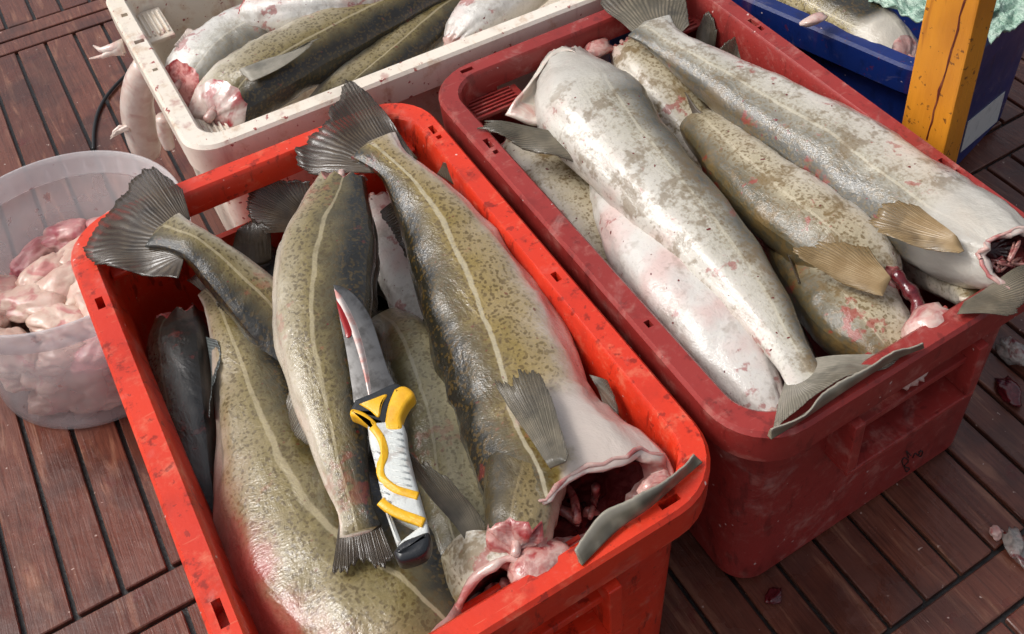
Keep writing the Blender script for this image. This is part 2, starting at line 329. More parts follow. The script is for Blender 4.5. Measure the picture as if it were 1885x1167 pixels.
# ------------------------------------------------------------------ crates
HR = 0.3164
def rrect(w, l, inset, r, n=8):
    x0, x1, y0, y1 = inset, w - inset, inset, l - inset; r = max(r, .002); out = []
    for cx, cy, a0 in ((x1 - r, y0 + r, -90), (x1 - r, y1 - r, 0), (x0 + r, y1 - r, 90), (x0 + r, y0 + r, 180)):
        for i in range(n + 1):
            a = R_(a0 + 90 * i / n); out.append((cx + r * math.cos(a), cy + r * math.sin(a)))
    return out
def xform(p, loc, rz):
    c, s_ = math.cos(rz), math.sin(rz)
    return Vector((loc[0] + p[0] * c - p[1] * s_, loc[1] + p[0] * s_ + p[1] * c, p[2]))
def crate(name, w, l, h, loc, rz, mat, label, holes=(), handles='both', long_slot=False, bars=True, rad=1.0):
    root = thing(name, (loc[0], loc[1], 0), label, 'crate')
    root.rotation_euler.z = rz
    prof = [(.040, .004, .03), (.034, .010, .035), (.022, h - .046, .045), (.006, h - .044, .055), (.0015, h - .040, .058), (0, h - .004, .06), (.003, h, .058),
            (.0215, h - .0005, .042), (.0245, h - .004, .040), (.027, h - .035, .038), (.030, h - .05, .036), (.0375, .03, .03), (.055, .012, .02)]
    prof = [(a_, b_, c_ * rad) for a_, b_, c_ in prof]
    vs, fs = [], []; n = len(rrect(w, l, 0, .05))
    for ins, z, r in prof: vs += [Vector((x, y, z)) for x, y in rrect(w, l, ins, r)]
    for i in range(len(prof) - 1):
        for j in range(n): fs.append((i*n+j, i*n+(j+1)%n, (i+1)*n+(j+1)%n, (i+1)*n+j))
    fs.append(tuple(range(n))[::-1]); fs.append(tuple((len(prof)-1)*n + j for j in range(n)))
    me_parent = None
    body = mesh('shell', vs, fs, mat); body.parent = root
    recalc(body)
    # cut hand openings and rim slots
    cv, cf = [], []
    if handles:
        a, b = w * .325, w * .675
        if handles in ('both', 'front'): box(cv, cf, (a, -.01, h - .118), (b, .06, h - .040))
        if handles in ('both', 'back'): box(cv, cf, (.085, l - .06, h - .072), (w - .085, l + .01, h - .030))
    if long_slot: box(cv, cf, (w - .06, l * .12, h - .085), (w + .01, l * .9, h - .052))
    for (x, y, sx, sy) in holes: box(cv, cf, (x - sx, y - sy, h - .02), (x + sx, y + sy, h + .01))
    if cv:
        cut = mesh('cutter', cv, cf, mat, smooth=False)
        md = body.modifiers.new('cut', 'BOOLEAN'); md.operation = 'DIFFERENCE'; md.object = cut; md.solver = 'EXACT'
        cut.matrix_world = Matrix(); body.parent = None
        dg = bpy.context.evaluated_depsgraph_get(); dg.update()
        nm = bpy.data.meshes.new_from_object(body.evaluated_get(dg))
        body.modifiers.clear(); old = body.data; body.data = nm; bpy.data.meshes.remove(old)
        cm = cut.data; bpy.data.objects.remove(cut); bpy.data.meshes.remove(cm); body.parent = root
        if not body.data.materials: body.data.materials.append(mat)
    bm = bmesh.new(); bm.from_mesh(body.data)
    for f_ in bm.faces: f_.smooth = True
    for e in bm.edges:
        if len(e.link_faces) == 2 and e.calc_face_angle(0) > R_(38): e.smooth = False
    bm.to_mesh(body.data); bm.free()
    def part(nm_, boxes, bev=.0015):
        v_, f_ = [], []
        for lo, hi in boxes: box(v_, f_, lo, hi)
        o = mesh(nm_, v_, f_, mat, smooth=False); bevel(o, bev, 2); o.parent = root; return o
    if handles in ('both', 'front') and bars:
        a, b = w * .325, w * .675
        part('handle_bar', [((a - .004, .0065, h - .078), (b + .004, .034, h - .070))])
        part('handle_lip', [((a - .012, -.004, h - .124), (b + .012, .030, h - .1185))])
        part('handle_cheek', [((a - .013, -.004, h - .118), (a - .0005, .030, h - .048))])
        part('handle_cheek', [((b + .0005, -.004, h - .118), (b + .013, .030, h - .048))])
        o = mesh('handle_back', [(a-.004, .042, h-.035), (b+.004, .042, h-.035), (b+.004, .033, h-.125), (a-.004, .033, h-.125),
                                 (a-.004, .045, h-.035), (b+.004, .045, h-.035), (b+.004, .036, h-.125), (a-.004, .036, h-.125)],
                 [(0,1,2,3), (7,6,5,4), (0,4,5,1), (1,5,6,2), (2,6,7,3), (3,7,4,0)], mat, smooth=False); o.parent = root
    # ribbed stacking ledges in the corners of the back wall
    for x0 in (.030, w - .108):
        part('stacking_ledge', [((x0, l - .062, h - .040), (x0 + .078, l - .028, h - .034))] , .002)
        for k in range(5):
            part('ledge_rib', [((x0 + .010, l - .058 + k * .006, h - .0335), (x0 + .068, l - .0555 + k * .006, h - .031))], .0006)
    return root
AW, AL = .402, .600
hA = [(.0125, .475, .0035, .008), (.0125, .120, .0035, .012), (.389, .52, .003, .007), (.389, .505, .003, .003), (.389, .26, .003, .006), (.34, .012, .009, .003), (.09, .588, .008, .003)]
crateA = crate('fish_crate', AW, AL, HR, (0, 0), 0, M['orange'], 'bright orange red plastic crate of cod with a yellow and white knife on top', hA)
hB = [(.0125, .46, .003, .008), (.0125, .443, .003, .003), (.0125, .16, .003, .004), (.055, .589, .008, .003), (.389, .47, .003, .008), (.389, .455, .003, .004), (.389, .16, .003, .009), (.389, .145, .003, .003)]
crateB = crate('fish_crate', .4003, .6018, HR, (.4162, .005), 0, M['red'], 'dull dark red plastic crate of pale dirty cod beside the orange crate', hB)
hW = [(.0125, .05, .003, .006), (.0125, .10, .003, .003), (.0125, .15, .003, .004), (.0125, .33, .003, .006)]
crateC = crate('fish_crate', .400, .600, HR + .004, (.148 + .600, .627), R_(90), M['white'], 'off white plastic crate of fish behind the orange crate', [(.385, .57, .006, .004), (.25, .587, .004, .006), (.18, .587, .003, .003), (.32, .587, .004, .004)], handles=None, long_slot=False, rad=.62)
BR_ = R_(15.5)
crateD = crate('fish_crate', .40, .60, .300, (.9215, .270), BR_, M['blue'], 'deep blue plastic crate with a white label behind the yellow post', [], handles=None)

# ------------------------------------------------------------------ cod
CODG = 'headless cod piled in the crates'
def frames(st, NR):
    cs = [at(x, y, z) for x, y, hw, z in st]
    rows = [(c.x, c.y, c.z, hw * ppm(c)) for c, (x, y, hw, z) in zip(cs, st)]
    d = catmull(rows, NR * 4)                        # resample by arc length
    acc = [0.0]
    for a, b in zip(d, d[1:]): acc.append(acc[-1] + (Vector(b[:3]) - Vector(a[:3])).length)
    out = []; j = 0
    for i in range(NR):
        s_ = acc[-1] * i / (NR - 1)
        while j < len(acc) - 2 and acc[j + 1] < s_: j += 1
        t = (s_ - acc[j]) / max(acc[j + 1] - acc[j], 1e-9)
        out.append(tuple(p + (q - p) * t for p, q in zip(d[j], d[j + 1])))
    return out, acc[-1]
def cod(label, st, psi, mat, k=.8, neck='flesh', lump=.07, shear=.55, kend=None, ktail=.30, seed=0, NR=46, NS=40, neck_bulge=.25, tailcap=True, onto=None, guts=5):
    rows, L = frames(st, NR)
    root = onto or thing('cod', Vector((rows[NR//2][0], rows[NR//2][1], rows[NR//2][2] - rows[NR//2][3] * k)), label, 'fish', CODG)
    vs, uvs, fs = [], [], []; fr = []
    ps = R_(psi); Sp = None
    for i, r in enumerate(rows):
        c = Vector(r[:3]); a = r[3]
        T = (Vector(rows[min(i+1, NR-1)][:3]) - Vector(rows[max(i-1, 0)][:3])).normalized()
        N = Vector((0, 0, 1)); N = (N - T * N.dot(T)).normalized(); S = N.cross(T).normalized()
        if Sp is None: 
            if S.dot(RX) < 0: S = -S
        elif S.dot(Sp) < 0: S = -S
        Sp = S; fr.append((c, T, S, N, a))
        for j in range(NS + 1):
            al = 2 * math.pi * j / NS
            ang = ps + al                              # 0 = up, +90 = towards picture right
            sx, sz = math.sin(ang), math.cos(ang)
            sx, sz = math.copysign(abs(sx) ** .82, sx), math.copysign(abs(sz) ** .82, sz)   # slack, flattened section
            d_ = abs((al + math.pi) % (2 * math.pi) - math.pi)         # angle from the back ridge
            kk = k if kend is None else k + (kend - k) * max(0, 1 - i / 14.0) ** 1.5
            kk *= 1 - (1 - ktail) * max(0, (i - NR + 8) / 7.0) ** 1.3
            rr = 1 + .05 * math.exp(-(d_ / .35) ** 2) - .035 * math.exp(-((d_ - .9) / .35) ** 2)
            cr_ = noise.noise(Vector((i * .16 + seed * 7, seed * 2.3, j // (NS // 2))))
            rr -= (.055 + .05 * cr_) * math.exp(-((d_ - 2.15 - .25 * cr_) / .16) ** 2)          # slack belly crease
            rr -= .03 * math.exp(-((d_ - 1.45 + .2 * cr_) / .12) ** 2)
            p = c + (S * (a * sx) + N * (a * kk * sz)) * rr
            fo = max(0, 1 - i / 9.0) ** 1.4
            if fo > 0: p = p + T * (shear * (p - c).dot(N) + .010 * noise.noise(Vector((j * .5, seed, 1)))) * fo
            q = p * 22 + Vector((seed * 3.1, seed * 1.7, 0))
            ql = S * q.dot(S) + N * q.dot(N) + T * (q.dot(T) * .35)
            nz = noise.noise(q) * lump * .8 + noise.noise(ql * 2.4) * lump * .5 - abs(noise.noise(ql * 1.3 + Vector((3, 1, seed)))) * lump * .9 + lump * .2
            p = p + (p - c) * nz
            vs.append(p); uvs.append((i / (NR - 1), j / NS))
    n = NS + 1
    for i in range(NR - 1):
        for j in range(NS): fs.append((i*n+j, i*n+j+1, (i+1)*n+j+1, (i+1)*n+j))
    if tailcap:
        b = len(vs); vs.append(fr[-1][0] + fr[-1][1] * fr[-1][4] * .3); uvs.append((1, .3))
        for j in range(NS): fs.append(((NR-1)*n+j, (NR-1)*n+j+1, b))
    body = recalc(mesh('back_stump' if onto else 'body', vs, fs, M[mat], root, uvs=uvs))
    # the cut where the head was
    c, T, S, N, a = fr[0]
    if neck == 'open':
        ring = [vs[j] for j in range(NS)]; nv, nf = [], []
        av, af = [], []
        for f_, o in ((.995, -.01), (.93, -.05), (.84, -.02), (.76, .10), (.74, .2)):
            for p in ring:
                q = c + (p - c) * f_ + T * (a * o); av.append(q + noise.noise_vector(q * 85) * (.0035 if f_ < .99 else .0005))
        for i in range(4):
            for j in range(NS): af.append((i*NS+j, (i+1)*NS+j, (i+1)*NS+(j+1)%NS, i*NS+(j+1)%NS))
        mesh('cut_flesh', av, af, M['neck_mix'], root)
        steps = ((.80, .08), (.78, .2), (.74, .45), (.62, .9), (.3, 1.15))
        for f_, o in steps:
            for p in ring:
                q = c + (p - c) * f_ + T * (a * o); nv.append(q + noise.noise_vector(q * 70) * (.004 if o else 0))
        nv.append(c + T * (a * 1.2)); e = len(nv) - 1
        for i in range(len(steps) - 1):
            for j in range(NS): nf.append((i*NS+j, (i+1)*NS+j, (i+1)*NS+(j+1)%NS, i*NS+(j+1)%NS))
        for j in range(NS): nf.append(((len(steps)-1)*NS+j, e, (len(steps)-1)*NS+(j+1)%NS))
        mesh('gut_cavity', nv, nf, M['cavity'], root)
        lp = [ring[j % NS] + noise.noise_vector(ring[j % NS] * 60) * .003 for j in range(NS + 1)]
        tube('cut_lip', lp, [.0018 + .0016 * noise.noise(p * 80) for p in lp], M['flesh_pale'], root, 8, caps=False)
        rg_ = random.Random(seed)
        for q_ in range(guts):
            b0 = c + T * (a * .35) + S * (a * rg_.uniform(-.5, .5)) + N * (a * k * rg_.uniform(-.5, .3))
            ps_ = [b0 + Vector((rg_.uniform(-1, 1), rg_.uniform(-1, 1), rg_.uniform(-.6, .6))) * (a * .3) for _ in range(4)]
            tube('gut_strand', [Vector(p) for p in catmull([tuple(p) for p in ps_], 12)], [min(.004, a * .06) * (.4 + .6 * math.sin(.2 + 2.7 * _i / 11)) for _i in range(12)], M['gut'], root, 7)
    elif neck:
        ring = [vs[j] for j in range(NS)]
        nv, nf = [], []
        steps = ((1.0, 0), (.97, .05), (.86, neck_bulge * .5), (.60, neck_bulge * .8), (.32, neck_bulge * .75), (.14, neck_bulge * .95))
        for f_, o in steps:
            for p in ring:
                q = c + (p - c) * f_ - T * (a * o)
                q += Vector((noise.noise(q * 90), noise.noise(q * 90 + Vector((5, 0, 0))), noise.noise(q * 90 + Vector((0, 7, 0))))) * (.0035 if f_ < .99 else 0)
                nv.append(q)
        nv.append(c - T * (a * neck_bulge * .9)); e = len(nv) - 1
        for i in range(len(steps) - 1):
            for j in range(NS): nf.append((i*NS+j, (i+1)*NS+j, (i+1)*NS+(j+1)%NS, i*NS+(j+1)%NS))
        for j in range(NS): nf.append(((len(steps)-1)*NS+j, e, (len(steps)-1)*NS+(j+1)%NS))
        nc = mesh('neck_cut', nv, nf, M[neck], root)
        if neck != 'cavity':
            b0 = c - T * (a * neck_bulge * .55) + N * (a * .12)
            tube('backbone', [b0 + T * .01, b0 - T * (a * .30), b0 - T * (a * .36)], [a * .17, a * .16, a * .07], M['flesh_pale'], root, 10)
    root['fr'] = 0; del root['fr']
    return root, fr
def P3(pts):
    return [at(x, y, z) for x, y, z in pts]
def fin(root, name, base, tip, mat, rays=18, thick=.0008, sag=0.0, rag=.12, nt=12, ridge=.00014, seed=1, label=None):
    "a ribbed fan between a base curve and a tip curve"
    ns = rays * 4 + 1
    B = [Vector(p) for p in catmull([tuple(p) for p in P3(base)], ns)]
    Tp = [Vector(p) for p in catmull([tuple(p) for p in P3(tip)], ns)]
    nrm = None
    top, bot, uvs = [], [], []
    mid_n = ((Tp[0] - B[0]).cross(Tp[-1] - B[-1]) + (Tp[ns//2]-B[ns//2]).cross(Tp[-1]-Tp[0])*.5)
    if mid_n.length < 1e-9: mid_n = Vector((0, 0, 1))
    mid_n.normalize()
    if mid_n.z < 0: mid_n = -mid_n
    for i in range(ns):
        s_ = i / (ns - 1)
        rg = 1 + rag * (noise.noise(Vector((s_ * rays * .9, seed * 3.7, 0))) + .6 * noise.noise(Vector((s_ * rays * 3.1, seed, 4))))
        for j in range(nt):
            t = j / (nt - 1)
            p = B[i].lerp(Tp[i], t * (1 + (rg - 1) * t))
            wob = ridge * math.cos(2 * math.pi * (s_ * rays + .9 * noise.noise(Vector((s_ * rays * .35, seed, 2))))) * min(1, t * 3) + sag * math.sin(math.pi * t) \
                + .012 * noise.noise(p * 22 + Vector((seed, 0, 0))) * t
            p = p + mid_n * wob
            th = thick * (1.6 - 1.1 * t)
            top.append(p + mid_n * th * .5); bot.append(p - mid_n * th * .5); uvs.append((s_, t))
    n = ns * nt; vs = top + bot; fs = []
    for i in range(ns - 1):
        for j in range(nt - 1):
            a = i*nt+j; fs.append((a, a+nt, a+nt+1, a+1)); fs.append((n+a, n+a+1, n+a+nt+1, n+a+nt))
    for i in range(ns - 1):
        a = i*nt+nt-1; fs.append((a, a+nt, n+a+nt, n+a)); a = i*nt; fs.append((a+nt, a, n+a, n+a+nt))
    for j in range(nt - 1):
        fs.append((j, j+1, n+j+1, n+j)); a = (ns-1)*nt+j; fs.append((a+1, a, n+a, n+a+1))
    o = recalc(mesh(name, vs, fs, M[mat], root, uvs=uvs + uvs))
    if label: o['label'] = label
    return o
def loft(root, name, loops, mat, n=40, cap_end=True, cap_start=False, rep=5, lump=.0):
    "closed skin through closed loops of (px, py, z)"
    rows = []
    for lp in loops:
        pts = [tuple(p) for p in P3(lp)]
        rows.append(catmull(pts + pts[:1], n + 1)[:-1])
    nr = rep * (len(rows) - 1) + 1
    vs, uvs, fs = [], [], []
    cols = [catmull([r[j] for r in rows], nr) for j in range(n)]
    for i in range(nr):
        for j in range(n):
            p = Vector(cols[j][i]); p += Vector((noise.noise(p * 40), noise.noise(p * 40 + Vector((9, 0, 0))), noise.noise(p * 40 + Vector((0, 9, 0))))) * lump
            vs.append(p); uvs.append((i / (nr - 1), j / n))
    for i in range(nr - 1):
        for j in range(n): fs.append((i*n+j, i*n+(j+1)%n, (i+1)*n+(j+1)%n, (i+1)*n+j))
    for ok, i in ((cap_end, nr - 1), (cap_start, 0)):
        if ok:
            b = len(vs); vs.append(sum((vs[i*n+j] for j in range(n)), Vector()) / n); uvs.append((.5, .5))
            for j in range(n): fs.append((i*n+j, i*n+(j+1)%n, b))
    return recalc(mesh(name, vs, fs, M[mat], root, uvs=uvs))
def blobs(root, name, specs, mat, seed=0):
    for q, (x, y, z, rx, ry, rz) in enumerate(specs):
        blob(name, at(x, y, z), (rx, ry, rz), M[mat], root, seed + q)
def blob(name, c, rad, mat, root=None, seed=0, rot=0.0, sub=3, amp=.28, loc=None):
    bm = bmesh.new(); bmesh.ops.create_icosphere(bm, subdivisions=sub, radius=1)
    vs = []
    cr, sr = math.cos(rot), math.sin(rot)
    for v in bm.verts:
        p = v.co.copy(); k = 1 + amp * noise.noise(p * 1.3 + Vector((seed * 5.3, seed * 2.1, 0))) + amp * .5 * noise.noise(p * 3.1 + Vector((seed, 0, 9)))
        p = Vector((p.x * rad[0], p.y * rad[1], p.z * rad[2])) * k
        vs.append(Vector(c) + Vector((p.x * cr - p.y * sr, p.x * sr + p.y * cr, p.z)))
    fs = [tuple(v.index for v in f_.verts) for f_ in bm.faces]; bm.free()
    return mesh(name, vs, fs, mat, root, loc=loc)
def ribbon(root, name, pts, w0, mat, thick=.002, up=(0, 0, 1)):
    ps = [Vector(p) for p in catmull([tuple(p) for p in P3(pts)], 24)]
    vs, fs = [], []
    for i, p in enumerate(ps):
        t = (ps[min(i+1, 23)] - ps[max(i-1, 0)]).normalized(); s_ = t.cross(Vector(up)).normalized(); u_ = s_.cross(t)
        w = w0 * (math.sin(math.pi * (.06 + .88 * i / 23)) ** .6)
        for a, b in ((-1, -.4), (-.5, 1), (.5, 1), (1, -.4), (0, -1)): vs.append(p + s_ * (w * a) + u_ * (thick * b))
    for i in range(23):
        for j in range(5): fs.append((i*5+j, i*5+(j+1)%5, (i+1)*5+(j+1)%5, (i+1)*5+j))
    fs += [(0, 1, 2, 3, 4), (119, 118, 117, 116, 115)]
    return recalc(mesh(name, vs, fs, M[mat], root))

# ---- orange crate
r, fr = cod('largest cod along the left wall of the orange crate with reddened belly',
    [(800,1222,140,.245),(740,1172,166,.245),(650,1095,176,.240),(585,1010,163,.240),(540,920,141,.243),(516,850,118,.247),(490,775,90,.252),(458,700,62,.256),(425,610,38,.262),(400,560,24,.262),(378,535,16,.262)], 62, 'cod_flush', .78, neck='flesh_pale', seed=1, shear=.05)
fin(r, 'tail_fin', [(392,545,.262),(370,535,.262)], [(420,500,.245),(380,490,.245),(345,520,.24)], 'fin_dark', 12)
fin(r, 'pectoral_fin', [(392,915,.225),(394,830,.232)], [(372,960,.235),(332,860,.235),(385,790,.24)], 'fin_teal', 12, seed=4)
r, fr = cod('slim cod lying under the knife with silvery belly and dark back',
    [(628,332,46,.322),(618,385,66,.322),(603,460,90,.324),(594,550,92,.325),(597,640,83,.325),(606,720,70,.325),(622,800,55,.323),(640,880,42,.318),(652,925,34,.314),(658,950,33,.312),(664,978,40,.309)], 58, 'cod', .72, seed=2, neck='flesh', neck_bulge=.12)
fin(r, 'tail_fin', [(628,935,.312),(655,945,.314),(684,925,.310)], [(612,1050,.306),(640,1048,.306),(672,1030,.307),(700,1045,.305),(724,1025,.303)], 'fin_dark', 20, seed=2)
fin(r, 'anal_fin', [(540,690,.312),(560,760,.312),(585,810,.312)], [(534,740,.300),(545,795,.298),(592,830,.304)], 'fin_grey', 14, seed=3)
fin(r, 'dorsal_fin', [(686,400,.315),(690,470,.315),(680,560,.315)], [(700,450,.305),(702,520,.300),(690,580,.305)], 'fin_dark', 14, seed=6)
r, fr = cod('cod with broad dark tail spread over the back left rim',
    [(650,770,60,.215),(590,690,66,.235),(530,620,62,.262),(470,555,55,.288),(415,500,46,.310),(370,460,37,.325),(335,440,36,.331),(300,424,46,.334)], -62, 'cod', .78, neck=None, seed=3)
fin(r, 'tail_fin', [(338,478,.329),(325,440,.333),(350,402,.331)], [(330,515,.326),(200,492,.324),(158,462,.326),(205,380,.334),(240,330,.338),(278,310,.339),(338,352,.333)], 'fin_dark', 30, seed=5, rag=.07)
fin(r, 'anal_fin', [(395,515,.300),(450,580,.275),(510,640,.255)], [(398,560,.292),(460,625,.262),(528,668,.248)], 'fin_dark', 16, seed=7)
r, fr = cod('big golden cod beside the right wall of the orange crate, pale lateral stripe',
    [(1088,938,172,.302),(1068,912,170,.298),(1032,868,155,.290),(995,815,138,.282),(968,755,130,.275),(938,680,126,.275),(904,600,114,.279),(864,520,99,.286),(823,440,80,.296),(778,370,56,.310),(742,322,40,.322),(715,295,38,.328),(688,268,50,.333)], -68, 'cod_gold_collar', .82, seed=4, neck='open', kend=.44, shear=.30, guts=7)
cod('', [(952,1003,58,.314),(957,965,66,.311),(965,900,74,.303),(975,830,80,.290),(965,760,74,.272),(945,690,66,.262),(915,620,50,.262)], -55, 'stump', .8, seed=44, neck='flesh', shear=.35, onto=r, ktail=1.0)
fin(r, 'tail_fin', [(690,318,.326),(705,295,.330),(765,292,.326)], [(600,318,.326),(552,302,.330),(550,268,.334),(600,228,.338),(622,190,.340),(640,148,.345),(700,195,.340),(770,295,.330)], 'fin_dark', 30, seed=8, rag=.07)
fin(r, 'dorsal_fin', [(735,360,.300),(770,430,.285),(790,500,.275)], [(700,390,.298),(735,450,.280),(775,520,.268)], 'fin_dark', 14, seed=9)
fin(r, 'dorsal_fin', [(800,560,.262),(808,640,.256),(815,720,.25)], [(782,590,.258),(792,660,.25),(805,740,.245)], 'fin_dark', 14, seed=10)
fin(r, 'anal_fin', [(805,320,.300),(850,350,.290),(870,370,.285)], [(818,298,.312),(845,318,.302),(880,378,.288)], 'fin_grey', 10, seed=11)
fin(r, 'pectoral_fin', [(1012,862,.350),(1042,850,.350)], [(912,710,.338),(945,696,.344),(1000,698,.342),(1047,840,.350)], 'fin_grey', 18, seed=12)
fin(r, 'belly_flap', [(1290,848,.320),(1245,886,.321),(1195,930,.321),(1135,972,.320),(1068,1038,.318)], [(1280,838,.330),(1228,872,.334),(1185,908,.337),(1120,958,.334),(1062,1018,.328)], 'fin_skin', 10, seed=71, thick=.003, rag=.12)
blobs(r, 'flesh_flap', [(995,1040,.308,.026,.018,.011), (1205,890,.322,.016,.008,.006)], 'flesh', 3)
fin(r, 'pelvic_fin', [(1085,690,.30),(1100,715,.30)], [(1118,700,.300),(1140,760,.292),(1120,770,.292)], 'fin_grey', 6, seed=18)
r, fr = cod('plump pale olive cod with a raised pectoral fin to the right of the knife grip',
    [(895,1050,80,.266),(876,1010,80,.264),(848,930,76,.262),(830,850,78,.264),(810,770,80,.262),(778,690,72,.258),(742,625,50,.250),(705,580,30,.240)], -72, 'cod_pale', .85, seed=5, neck=None)
lipA5 = [(838,1158,.262),(848,1105,.288),(878,1065,.304),(925,1030,.313),(962,1036,.310),(982,1066,.296),(958,1112,.270),(900,1152,.254)]
loft(r, 'collar', [[(802,1060,.255),(812,1025,.285),(850,985,.306),(905,975,.306),(945,1000,.292),(955,1040,.27),(930,1080,.245),(860,1095,.235)], [(812,1115,.258),(824,1065,.289),(862,1022,.308),(915,1000,.312),(958,1018,.304),(972,1052,.286),(945,1095,.258),(880,1125,.246)], lipA5], 'cod_brown', n=44, cap_end=False, lump=.003)
lp_ = [Vector(p) for p in catmull([tuple(p) for p in P3(lipA5 + lipA5[:1])], 44)]
tube('cut_lip', [p + noise.noise_vector(p * 60) * .002 for p in lp_], [.0034 + .002 * noise.noise(p * 80) for p in lp_], M['flesh_pale'], r, 8, caps=False)
loft(r, 'gut_cavity', [lipA5, [(860,1140,.258),(868,1098,.276),(890,1070,.288),(925,1048,.294),(950,1052,.292),(965,1072,.28),(945,1108,.26),(900,1138,.25)], [(885,1110,.238),(892,1095,.245),(905,1080,.25),(925,1070,.252),(940,1075,.25),(944,1085,.245),(930,1100,.24),(905,1112,.236)]], 'cavity', n=36, lump=.003)
for q, pts in enumerate([[(890,1110,.268),(905,1085,.275),(925,1090,.272),(915,1110,.265)], [(920,1070,.282),(940,1080,.276),(935,1100,.268)]]):
    ps = [Vector(p) for p in catmull([tuple(p) for p in P3(pts)], 12)]
    tube('gut_strand', ps, [.0015 + .004 * math.sin(.3 + 2.6 * i / 11) for i in range(12)], M['gut'], r, 8)
fin(r, 'pectoral_fin', [(862,1000,.305),(895,985,.300)], [(735,832,.335),(755,830,.338),(830,880,.330),(890,970,.308)], 'fin_grey', 14, seed=13)
r, fr = cod('dark glossy cod half buried by the left wall of the orange crate',
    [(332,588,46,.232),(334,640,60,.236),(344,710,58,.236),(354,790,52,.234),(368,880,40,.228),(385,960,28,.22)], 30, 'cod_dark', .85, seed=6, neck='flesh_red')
fin(r, 'dorsal_fin', [(380,620,.262),(390,690,.262),(386,760,.258)], [(396,625,.280),(406,700,.278),(398,770,.272)], 'fin_teal', 12, seed=14)
r, fr = cod('white bellied cod wedged deep between the two larger cod',
    [(690,370,34,.235),(718,430,48,.232),(748,495,54,.226),(775,560,54,.220),(798,630,50,.212),(815,700,40,.2)], 165, 'cod_white', .85, seed=7, neck='flesh')
fin(r, 'pectoral_fin', [(760,585,.262),(800,620,.26)], [(745,620,.268),(790,650,.27),(815,660,.262)], 'fin_dark', 10, seed=15)
r, fr = cod('cod under the slim one with only its dark tail showing at the back wall',
    [(690,560,50,.20),(640,500,48,.215),(595,450,40,.235),(560,410,28,.25),(548,398,24,.255)], 10, 'cod_dark', .8, seed=8, neck=None)
fin(r, 'tail_fin', [(560,425,.255),(545,400,.258),(570,375,.258)], [(490,430,.262),(462,405,.265),(458,360,.275),(500,335,.285),(570,330,.285)], 'fin_dark', 22, seed=16)
r, fr = cod('dark cod with a pointed fin below the spread tail by the back wall',
    [(560,600,40,.17),(520,540,42,.19),(490,490,38,.205),(468,455,26,.215)], 20, 'cod_dark', .8, seed=9, neck=None)
fin(r, 'dorsal_fin', [(420,478,.24),(470,490,.235),(500,480,.235)], [(440,425,.262),(466,405,.268),(500,420,.262)], 'fin_dark', 10, seed=17)
r, fr = cod('dark cod deep beneath the knife between slim and pale cod',
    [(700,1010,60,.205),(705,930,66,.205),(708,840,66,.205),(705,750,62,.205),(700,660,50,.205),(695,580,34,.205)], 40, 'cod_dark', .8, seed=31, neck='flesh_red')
r, fr = cod('dark cod in the deep gap below the white bellied cod',
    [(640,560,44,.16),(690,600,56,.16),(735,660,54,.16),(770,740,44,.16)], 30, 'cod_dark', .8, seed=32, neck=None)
# ---- dull red crate
r, fr = cod('big pale cod across the middle of the dull red crate with flared collar',
    [(1042,100,34,.300),(1052,140,66,.302),(1082,200,100,.302),(1135,265,92,.300),(1195,333,84,.298),(1258,400,80,.297),(1322,470,73,.295),(1377,540,62,.293),(1420,600,49,.293),(1452,648,38,.295),(1474,682,36,.299),(1492,706,46,.303)], 72, 'cod_dirty', .72, seed=11, neck='flesh_pale')
fin(r, 'tail_fin', [(1448,690,.297),(1475,690,.301),(1500,660,.299)], [(1425,798,.322),(1480,755,.326),(1560,700,.328),(1640,650,.328),(1690,632,.326)], 'fin_ash', 34, seed=21, rag=.015)
fin(r, 'tail_edge', [(1416,806,.320),(1480,766,.321),(1560,712,.322),(1640,662,.322),(1698,638,.321)], [(1420,790,.330),(1482,748,.333),(1560,693,.335),(1640,643,.335),(1692,626,.330)], 'fin_skin', 14, seed=72, thick=.003, rag=.12)
fin(r, 'pectoral_fin', [(1060,250,.305),(1095,300,.300)], [(895,222,.322),(898,240,.320),(985,278,.308),(1085,305,.298)], 'fin_grey', 12, seed=22, thick=.004)
fin(r, 'anal_fin', [(1120,340,.268),(1180,380,.268),(1250,430,.268)], [(1118,352,.262),(1190,410,.258),(1260,460,.258)], 'fin_grey', 12, seed=23)
fin(r, 'dorsal_fin', [(1390,380,.280),(1440,450,.280),(1470,520,.280)], [(1420,380,.272),(1470,450,.270),(1490,530,.272)], 'fin_dark', 12, seed=24)
loft(r, 'collar', [
    [(985,160,.30),(1010,110,.31),(1060,90,.31),(1120,130,.30),(1140,200,.27),(1060,240,.27)],
    [(950,200,.300),(985,140,.318),(1040,95,.322),(1110,125,.318),(1150,200,.30),(1070,250,.29)],
    [(932,212,.296),(960,165,.312),(1015,95,.324),(1045,86,.322),(1080,120,.300),(1010,225,.285)]], 'collar', n=40, lump=.004)
r, fr = cod('white belly up cod along the left side of the dull red crate',
    [(1432,768,26,.268),(1412,742,44,.268),(1378,700,62,.267),(1330,648,76,.266),(1275,582,82,.266),(1215,508,76,.266),(1165,435,60,.264),(1130,370,42,.258),(1105,330,28,.25)], 168, 'cod_white', .85, seed=12, neck='flesh_pale')
fin(r, 'pelvic_fin', [(1205,600,.25),(1235,620,.25)], [(1130,520,.25),(1150,530,.255),(1250,640,.248)], 'fin_grey', 8, seed=25)
r, fr = cod('brown cod low in the left back corner of the dull red crate',
    [(945,270,46,.225),(990,315,66,.228),(1045,380,72,.226),(1090,445,62,.222),(1130,520,48,.215),(1160,590,34,.208)], 80, 'cod_brown', .8, seed=13, neck='flesh_red')
